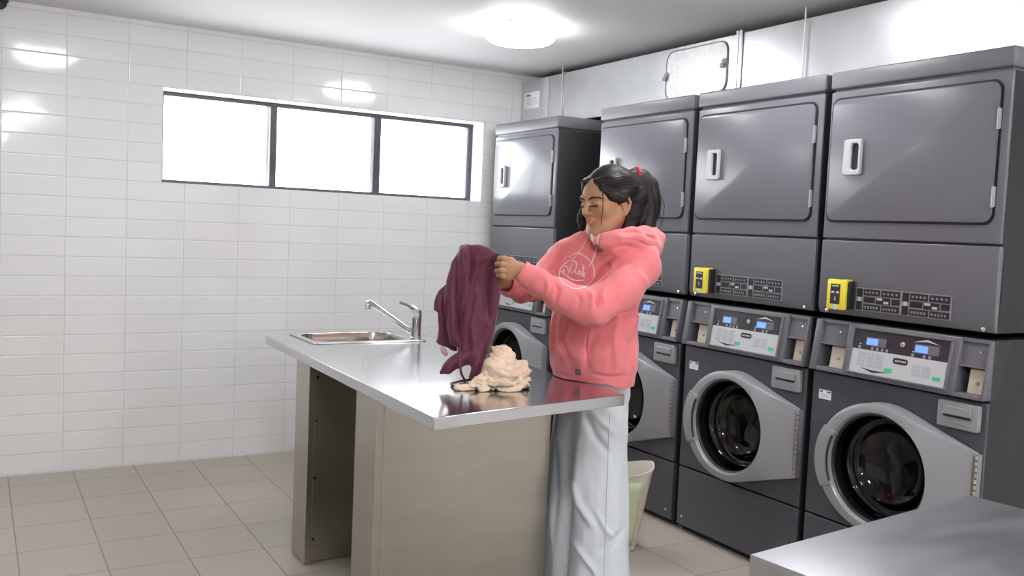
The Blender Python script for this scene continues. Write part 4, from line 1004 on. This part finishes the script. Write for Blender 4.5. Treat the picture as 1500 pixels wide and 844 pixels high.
# neck opening
G.chain([A(880, 352, 3.33), A(884, 330, 3.34)], [.044, .060], .008, 'sub')
G.chain([A(871, 352, 3.27), A(868, 340, 3.27)], [.012, .022], .006, 'sub')
# sleeve mouths
G.cone(A(775, 402.5, 3.09), A(760, 395, 3.09), .030, .034, .004, 'sub')
G.cone(A(752, 416, 3.255), A(734, 412, 3.20), .028, .034, .004, 'sub')
sl_, X_, Y_, Z_ = G.region(G.lo, G.lo+G.n*G.h, 0)
# trim the cuff ends flat
def cut_end(c, dirn, keep):
    d = ((X_-c[0])*dirn[0]+(Y_-c[1])*dirn[1]+(Z_-c[2])*dirn[2]); near = np.sqrt((X_-c[0])**2+(Y_-c[1])**2+(Z_-c[2])**2)
    G.D = np.where(near < keep, np.maximum(G.D, d), G.D).astype(np.float32)
cN = A(761.5, 396.5, 3.09); dN = A(761.5, 396.5, 3.09)-A(781, 407, 3.09); dN /= np.linalg.norm(dN); cut_end(cN, dN, .075)
cF = A(738, 414, 3.215); dF = cF-A(760, 418, 3.29); dF /= np.linalg.norm(dF); cut_end(cF, dF, .07)
V, F = G.mesh(); V = relax(V, F, 2, .5); N_ = normals(V, F); FB = BVHTree.FromPolygons(V.tolist(), F.tolist())
hm = np.clip((1.415-V[:, 2])/.04, .15, 1)
dsp = (vnoise(V, (7, 7, 5), 12)*.009+vnoise(V, (17, 17, 9), 14)*.008+vnoise(V, (34, 34, 20), 15)*.003)*hm
folds = [  # (points, width, height)
 (((880, 425, 3.08), (872, 440, 3.07), (874, 452, 3.07)), .008, -.010), (((862, 425, 3.1), (868, 438, 3.08), (866, 452, 3.07)), .009, .007), (((890, 415, 3.12), (882, 432, 3.08), (884, 446, 3.08)), .010, .008),
 (((842, 428, 3.1), (850, 440, 3.05), (846, 455, 3.06)), .009, -.005), (((812, 412, 3.06), (818, 425, 3.05), (812, 445, 3.06)), .008, -.005), (((800, 405, 3.06), (803, 420, 3.05), (797, 438, 3.06)), .008, .005),
 (((905, 372, 3.2), (880, 392, 3.2), (868, 412, 3.22)), .011, .010), (((912, 382, 3.18), (892, 398, 3.18), (878, 414, 3.18)), .009, -.011), (((925, 385, 3.17), (905, 402, 3.13), (890, 416, 3.12)), .010, .007),
 (((955, 440, 3.24), (935, 455, 3.22), (905, 462, 3.22)), .012, -.012), (((952, 452, 3.24), (930, 470, 3.22), (915, 500, 3.22)), .014, .009), (((940, 470, 3.24), (928, 505, 3.22), (922, 545, 3.23)), .012, -.007),
 (((905, 470, 3.2), (900, 500, 3.2), (905, 540, 3.2)), .014, .007), (((830, 470, 3.25), (822, 500, 3.26), (835, 540, 3.25)), .012, -.008), (((812, 455, 3.32), (810, 490, 3.32), (806, 520, 3.33)), .010, .008), (((820, 455, 3.3), (816, 480, 3.3), (812, 505, 3.3)), .007, -.008),
 (((846, 470, 3.22), (838, 505, 3.22), (850, 535, 3.22)), .018, .008), (((875, 480, 3.2), (862, 510, 3.2), (858, 545, 3.2)), .016, -.006),
 (((822, 372, 3.42), (815, 395, 3.40), (806, 420, 3.36)), .009, -.012), (((835, 362, 3.42), (827, 385, 3.36), (820, 408, 3.34)), .008, .008), (((815, 365, 3.45), (808, 385, 3.42), (800, 400, 3.40)), .008, .006), (((806, 372, 3.46), (800, 392, 3.42), (785, 402, 3.36)), .007, -.006),
 (((758, 425, 3.26), (768, 418, 3.28), (778, 428, 3.30)), .007, -.007), (((765, 438, 3.26), (773, 428, 3.27), (783, 434, 3.29)), .007, .006),
 (((930, 395, 3.18), (945, 410, 3.2), (950, 430, 3.22)), .016, .006), (((893, 364, 3.17), (920, 361, 3.18), (948, 368, 3.25)), .006, -.012), (((900, 341, 3.18), (930, 339, 3.19), (958, 350, 3.27)), .006, -.008), (((905, 352, 3.16), (930, 352, 3.18), (955, 362, 3.26)), .004, -.008), (((930, 345, 3.18), (948, 343, 3.24), (964, 347, 3.3)), .005, .006),
 (((866, 548, 3.2), (890, 553, 3.2), (925, 550, 3.25)), .007, -.004)]
for P, w, a in folds: dsp += sfold(FB, V, P, w, a*(1.8 if P[0][1] > 366 else .7))
V = V+N_*dsp[:, None]
V[:, 2] = np.maximum(V[:, 2], TZ+.002-np.clip(V[:, 0]-1.56, 0, 1)*.35)
# cuff seams: a tight groove where the rib begins
for c_, dd_ in ((A(781, 407, 3.09), dN),):
    t_ = (V-c_)@dd_; near = np.linalg.norm(V-c_, axis=1) < .075; V = V-N_*(near*np.exp(-(t_/.004)**2)*.004)[:, None]
hood = nmesh('hoodie', V, F, 'hoodie', person, label='pink fleece hoodie with a round white chest print')
GB = BVHTree.FromPolygons(V.tolist(), F.tolist())
def draw(name, lines, rad, m, par, n=6, off=.0006, sub=6, **k):
    b = NB()
    for L_ in lines:
        Q = []
        for i in range(len(L_)-1):
            for j in range(sub): t = j/sub; Q.append((L_[i][0]*(1-t)+L_[i+1][0]*t, L_[i][1]*(1-t)+L_[i+1][1]*t))
        Q.append(L_[-1]); P = [cast(GB, x, y, off) for x, y in Q]; P = [p for p in P if p is not None]
        run = [P[0]] if P else []
        for p in P[1:]:
            if (p-run[-1]).length < .03: run.append(p)
            else:
                if len(run) > 1: tube(b, run, rad, n)
                run = [p]
        if len(run) > 1: tube(b, run, rad, n)
    return wmesh(name, b, m, par, smooth=True, **k)
def zp(x, y): return (810+x/10.55, 350+y/10.55)
circ = [zp(*q) for q in ((240, 290), (330, 235), (375, 222), (440, 240), (500, 275), (560, 325), (600, 370), (628, 430), (640, 510), (635, 590), (600, 660), (540, 715), (470, 755), (380, 775), (300, 765), (210, 720), (140, 670), (100, 600), (95, 540), (110, 470), (150, 410))]
script = [[zp(*q) for q in L_] for L_ in (
    ((130, 450), (180, 390), (240, 345), (310, 335), (355, 360), (370, 410), (355, 470), (320, 510), (285, 530)), ((290, 400), (275, 460), (255, 520)),
    ((175, 440), (195, 420), (225, 430), (235, 470), (240, 530)), ((150, 470), (170, 500), (190, 480)),
    ((345, 480), (350, 530), (375, 545), (400, 510), (405, 480), (400, 545), (425, 555)), ((440, 500), (435, 560), (455, 575)), ((455, 400), (475, 440), (470, 500), (465, 570), (490, 600)), ((440, 460), (500, 450)),
    ((500, 520), (480, 560), (500, 600)))]
sw = [[zp(*q) for q in ((120, 500), (170, 545), (240, 600), (310, 640), (380, 655), (450, 645), (495, 635))], [zp(*q) for q in ((130, 480), (170, 530), (240, 588), (310, 628), (380, 643), (440, 640))]]
draw('chest_print', [circ], .0021, 'printw', hood); draw('chest_lettering', script, .0023, 'printw', hood); draw('print_underline', sw, .0020, 'printw', hood)
# drawstrings
draw('drawstring', [[(879, 343), (876.5, 350), (876, 356), (874, 366), (870, 378), (867.5, 385), (863, 392)]], .0026, 'cord', hood, 8, .002)
draw('drawstring', [[(860, 346), (857, 356), (851, 366), (844, 374), (838, 381)]], .0017, 'printw', hood, 8, .0012)
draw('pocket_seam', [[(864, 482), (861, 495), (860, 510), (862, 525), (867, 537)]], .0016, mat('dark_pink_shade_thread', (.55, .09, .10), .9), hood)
draw('hem_seam', [[(803, 520), (812, 533), (828, 545), (850, 553), (880, 556), (910, 555), (932, 550)]], .0010, MT['rib'], hood)
q0 = cast(GB, 847, 544.5, 0); nn = cast(GB, 847, 544.5, .01)-q0; nn.normalize()
b = NB(); zu = Vector((0, 0, 1)); sx = zu.cross(nn).normalized(); zu = nn.cross(sx)
for sc_, o_, nm, mm_ in ((1, .003, 'hem_tag', mat('grey_tag', (.13, .13, .14), .6)),):
    vsx = [[q0+sx*u_*.0105+zu*v_*.0105+nn*w_ for u_, v_ in ((-1, -1), (1, -1), (1, 1), (-1, 1))] for w_ in (-.002, .003)]
    a_ = [b.verts.new(v) for v in vsx[0]]; c_ = [b.verts.new(v) for v in vsx[1]]
    b.faces.new(a_[::-1]); b.faces.new(c_); [b.faces.new((a_[i], a_[(i+1) % 4], c_[(i+1) % 4], c_[i])) for i in range(4)]
    tg = wmesh(nm, b, mm_, hood)
b = NB(); P = [q0+sx*.005*math.cos(t*PI/4)+zu*.005*math.sin(t*PI/4)+nn*.0034 for t in range(9)]; tube(b, P, .0008, 5); wmesh('tag_mark', b, 'printl', tg)
# pale inner collar of a t-shirt
b = NB(); P = [A(867, 343, 3.275), A(868, 351, 3.268), A(871, 357, 3.26), A(876, 352, 3.262)]; tube(b, P, [.006, .0065, .006, .004], 8); wmesh('inner_collar', b, 'cord', person, smooth=True)

# ------------------------------------------------------------------ maroon garment held up
def polyfield(Fd, poly, d, th, fold, kk=.01, lean=0, uax=None):
    """thick piece of cloth whose outline is poly, hanging at distance d; th(u,v) half thickness; fold(u,v) shift"""
    P = [A(x, y, d) for x, y in poly]; c = np.mean(P, 0); u = np.array(rt); v = np.array([0, 0, 1.]); w = np.array(h_)
    Q = np.array([[(p-c)@u, (p-c)@v] for p in P])
    sl, X, Y, Z = Fd.region(np.min(P, 0)-.12, np.max(P, 0)+.12, 0)
    X = X-c[0]; Y = Y-c[1]; Z = Z-c[2]
    U = X*u[0]+Y*u[1]+0*Z; Vv_ = Z+0*U; Wd = X*w[0]+Y*w[1]+0*Z
    dd = np.full(U.shape, 9.0); ins = np.zeros(U.shape, bool)
    for i in range(len(Q)):
        a, b2 = Q[i], Q[(i+1) % len(Q)]; e = b2-a
        t = np.clip(((U-a[0])*e[0]+(Vv_-a[1])*e[1])/(e@e), 0, 1); dd = np.minimum(dd, np.hypot(U-a[0]-t*e[0], Vv_-a[1]-t*e[1]))
        cond = ((a[1] > Vv_) != (b2[1] > Vv_)) & (U < (b2[0]-a[0])*(Vv_-a[1])/((b2[1]-a[1]) if abs(b2[1]-a[1]) > 1e-9 else 1e-9)+a[0]); ins ^= cond
    inside = np.where(ins, dd, -dd)
    T = th(U, Vv_)*np.sqrt(np.clip(inside/.022, 0, 1))
    dw = np.abs(Wd-fold(U, Vv_))-T
    sd = np.where(ins, dw, np.maximum(dd, np.abs(Wd-fold(U, Vv_))))
    Fd.mix(sl, sd*.7, kk, 'add')
def zq(x, y): return (630+x/3.52, 350+y/3.52)
GM = Field(np.array([.78, -2.98, .868]), np.array([1.32, -2.40, 1.42]), .004)
main = [zq(*q) for q in ((150, 52), (172, 40), (240, 46), (300, 56), (358, 70), (362, 110), (358, 200), (352, 320), (340, 430), (325, 520), (295, 600), (262, 668), (225, 700), (205, 660), (160, 640), (135, 560), (100, 540), (75, 420), (70, 300), (85, 210), (112, 120))]
flap = [zq(*q) for q in ((95, 225), (70, 235), (42, 270), (22, 310), (12, 372), (38, 382), (34, 470), (22, 540), (60, 556), (110, 580), (140, 590), (130, 480), (110, 350))]
fs = lambda U, V_: .007*np.sin(U*60+V_*9)+.003*np.sin(U*150-V_*14+1)
polyfield(GM, main, 3.145, lambda U, V_: .022+.008*np.sin(U*60+V_*6), fs)
polyfield(GM, flap, 3.165, lambda U, V_: .014+0*U, lambda U, V_: .014+.006*np.sin(U*90+V_*20))
GM.chain([A(680, 366, 3.15), A(705, 368, 3.13), A(727, 374, 3.115)], [.020, .020, .014], .012)
# lower tail lying towards the worktop
GM.chain([A(690, 520, 3.15), A(672, 528, 3.14), A(656, 538, 3.13), A(646, 546, 3.12)], [.030, .026, .019, .006], .010)
GM.chain([A(700, 525, 3.15), A(697, 543, 3.13), A(690, 552, 3.12)], [.028, .018, .010], .012)
hand(GM, A(761, 396, d0+.006), knN, ppN, tpN, thN, 2); hand(GM, vF, kF, pF, tF, thF, 2); GM.cone(elF, wrF, .045, .034, .004, 'sub')
GD = GM.D.copy()
V, F = GM.mesh(); V = relax(V, F, 2, .5); N_ = normals(V, F); FB = BVHTree.FromPolygons(V.tolist(), F.tolist())
dsp = vnoise(V, (20, 20, 8), 31)*.007+vnoise(V, (45, 45, 16), 33)*.004
for P, w, a in ((((733, 376, 3.12), (716, 395, 3.1), (712, 430, 3.1), (716, 470, 3.11)), .009, -.016), (((722, 372, 3.1), (700, 385, 3.1), (690, 420, 3.1)), .009, .012), (((676, 370, 3.12), (682, 410, 3.1), (676, 450, 3.1)), .010, .012),
                (((668, 380, 3.12), (668, 420, 3.11), (671, 480, 3.11), (674, 510, 3.12)), .008, -.016), (((730, 390, 3.11), (727, 440, 3.11), (720, 490, 3.12)), .007, .010), (((700, 430, 3.1), (690, 470, 3.1), (695, 510, 3.12)), .012, .008), (((655, 440, 3.14), (652, 480, 3.14), (658, 505, 3.14)), .007, -.010)):
    dsp += sfold(FB, V, P, w, a*1.25)
V = V+N_*dsp[:, None]; V[:, 2] = np.maximum(V[:, 2], TZ+.001)
gpos = A(690, 545, 3.14)
gar = thing('garment', 'maroon garment hanging from the hands of the person over the worktop', 'clothing', (float(gpos[0]), float(gpos[1]), TZ))
nmesh('fabric', V, F, 'maroon', gar)
b = NB()
tube(b, [A(672, 508, 3.11), A(673, 530, 3.10), A(676, 548, 3.09), on(682, 559, 2, TZ+.006), on(676, 565, 2, TZ+.006), on(664, 566, 2, TZ+.006), on(661, 562, 2, TZ+.006), on(672, 559, 2, TZ+.006), on(690, 556, 2, TZ+.006), A(697, 540, 3.12)], [.005, .0048, .0045, .0045, .0045, .0045, .0045, .0045, .0045, .005], 8)
wmesh('cord_loop', b, 'maroon', gar, smooth=True)
b = NB(); tube(b, [A(647, 508, 3.19), A(651, 516, 3.19), A(655, 521, 3.19)], [.008, .011, .006], 8); wmesh('pink_lining', b, mat('pale_pink_lining', (.75, .42, .47), .8), gar, smooth=True)

# ------------------------------------------------------------------ crumpled peach cloth on the worktop
c0 = np.array(on(727, 562, 2, TZ))
CL = Field(c0+np.array([-.22, -.2, -.01]), c0+np.array([.22, .2, .24]), .004)
def cw(px, py, d): return A(px, py, d)
for P, R in ((((730, 507, 3.13), (726, 528, 3.12), (718, 548, 3.10)), (.018, .030, .036)), (((743, 520, 3.14), (744, 535, 3.13), (740, 550, 3.10)), (.020, .034, .042)), (((755, 530, 3.16), (759, 542, 3.15), (764, 556, 3.13)), (.018, .026, .028)),
             (((768, 560, 3.13), (740, 562, 3.08), (708, 564, 3.07)), (.020, .028, .024)), (((708, 558, 3.08), (690, 565, 3.06), (672, 569, 3.055)), (.022, .012, .006)), (((725, 515, 3.15), (740, 523, 3.15), (752, 526, 3.17)), (.014, .013, .010))):
    CL.chain([cw(*q) for q in P], R, .016)
# keep clear of the garment beside it
ii = [np.clip(np.round((CL.ax[i]-GM.lo[i])/GM.h).astype(int), 0, GM.n[i]-1) for i in range(3)]; ok = [((CL.ax[i]-GM.lo[i])/GM.h > 0) & ((CL.ax[i]-GM.lo[i])/GM.h < GM.n[i]-1) for i in range(3)]
gd = GD[np.ix_(*ii)]; gd = np.where(ok[0][:, None, None] & ok[1][None, :, None] & ok[2][None, None, :], gd, 1)
CL.D = np.maximum(CL.D, .029-gd).astype(np.float32)
V, F = CL.mesh(); V = relax(V, F, 2, .5); N_ = normals(V, F)
W1 = V+np.stack([vnoise(V, (10, 10, 10), 51), vnoise(V, (10, 10, 10), 52), vnoise(V, (10, 10, 10), 53)], 1)*.04
n1 = vnoise(W1, (15, 15, 34), 41); n2_ = vnoise(W1, (34, 34, 70), 43)
dsp = -.016+.050*np.abs(n1)**.85+.011*np.abs(n2_)**.8
dsp = np.maximum(dsp, -.014)
V = V+N_*dsp[:, None]; V[:, 2] = np.maximum(V[:, 2], TZ+.0012)
tag(nmesh('crumpled_cloth', V, F, 'cloth'), 'crumpled peach cloth lying on the steel worktop beside the maroon garment', 'cloth')

vs = SC.view_settings
SC.display_settings.display_device = 'sRGB'
vs.view_transform = 'Standard'; vs.look = 'None'; vs.gamma = 1.0; vs.use_curve_mapping = False; vs.exposure = 1.08
SC.cycles.use_denoising = True; SC.cycles.max_bounces = 10; SC.cycles.diffuse_bounces = 5; SC.cycles.glossy_bounces = 5
SC.cycles.transparent_max_bounces = 12; SC.cycles.sample_clamp_indirect = 8; SC.cycles.caustics_reflective = False
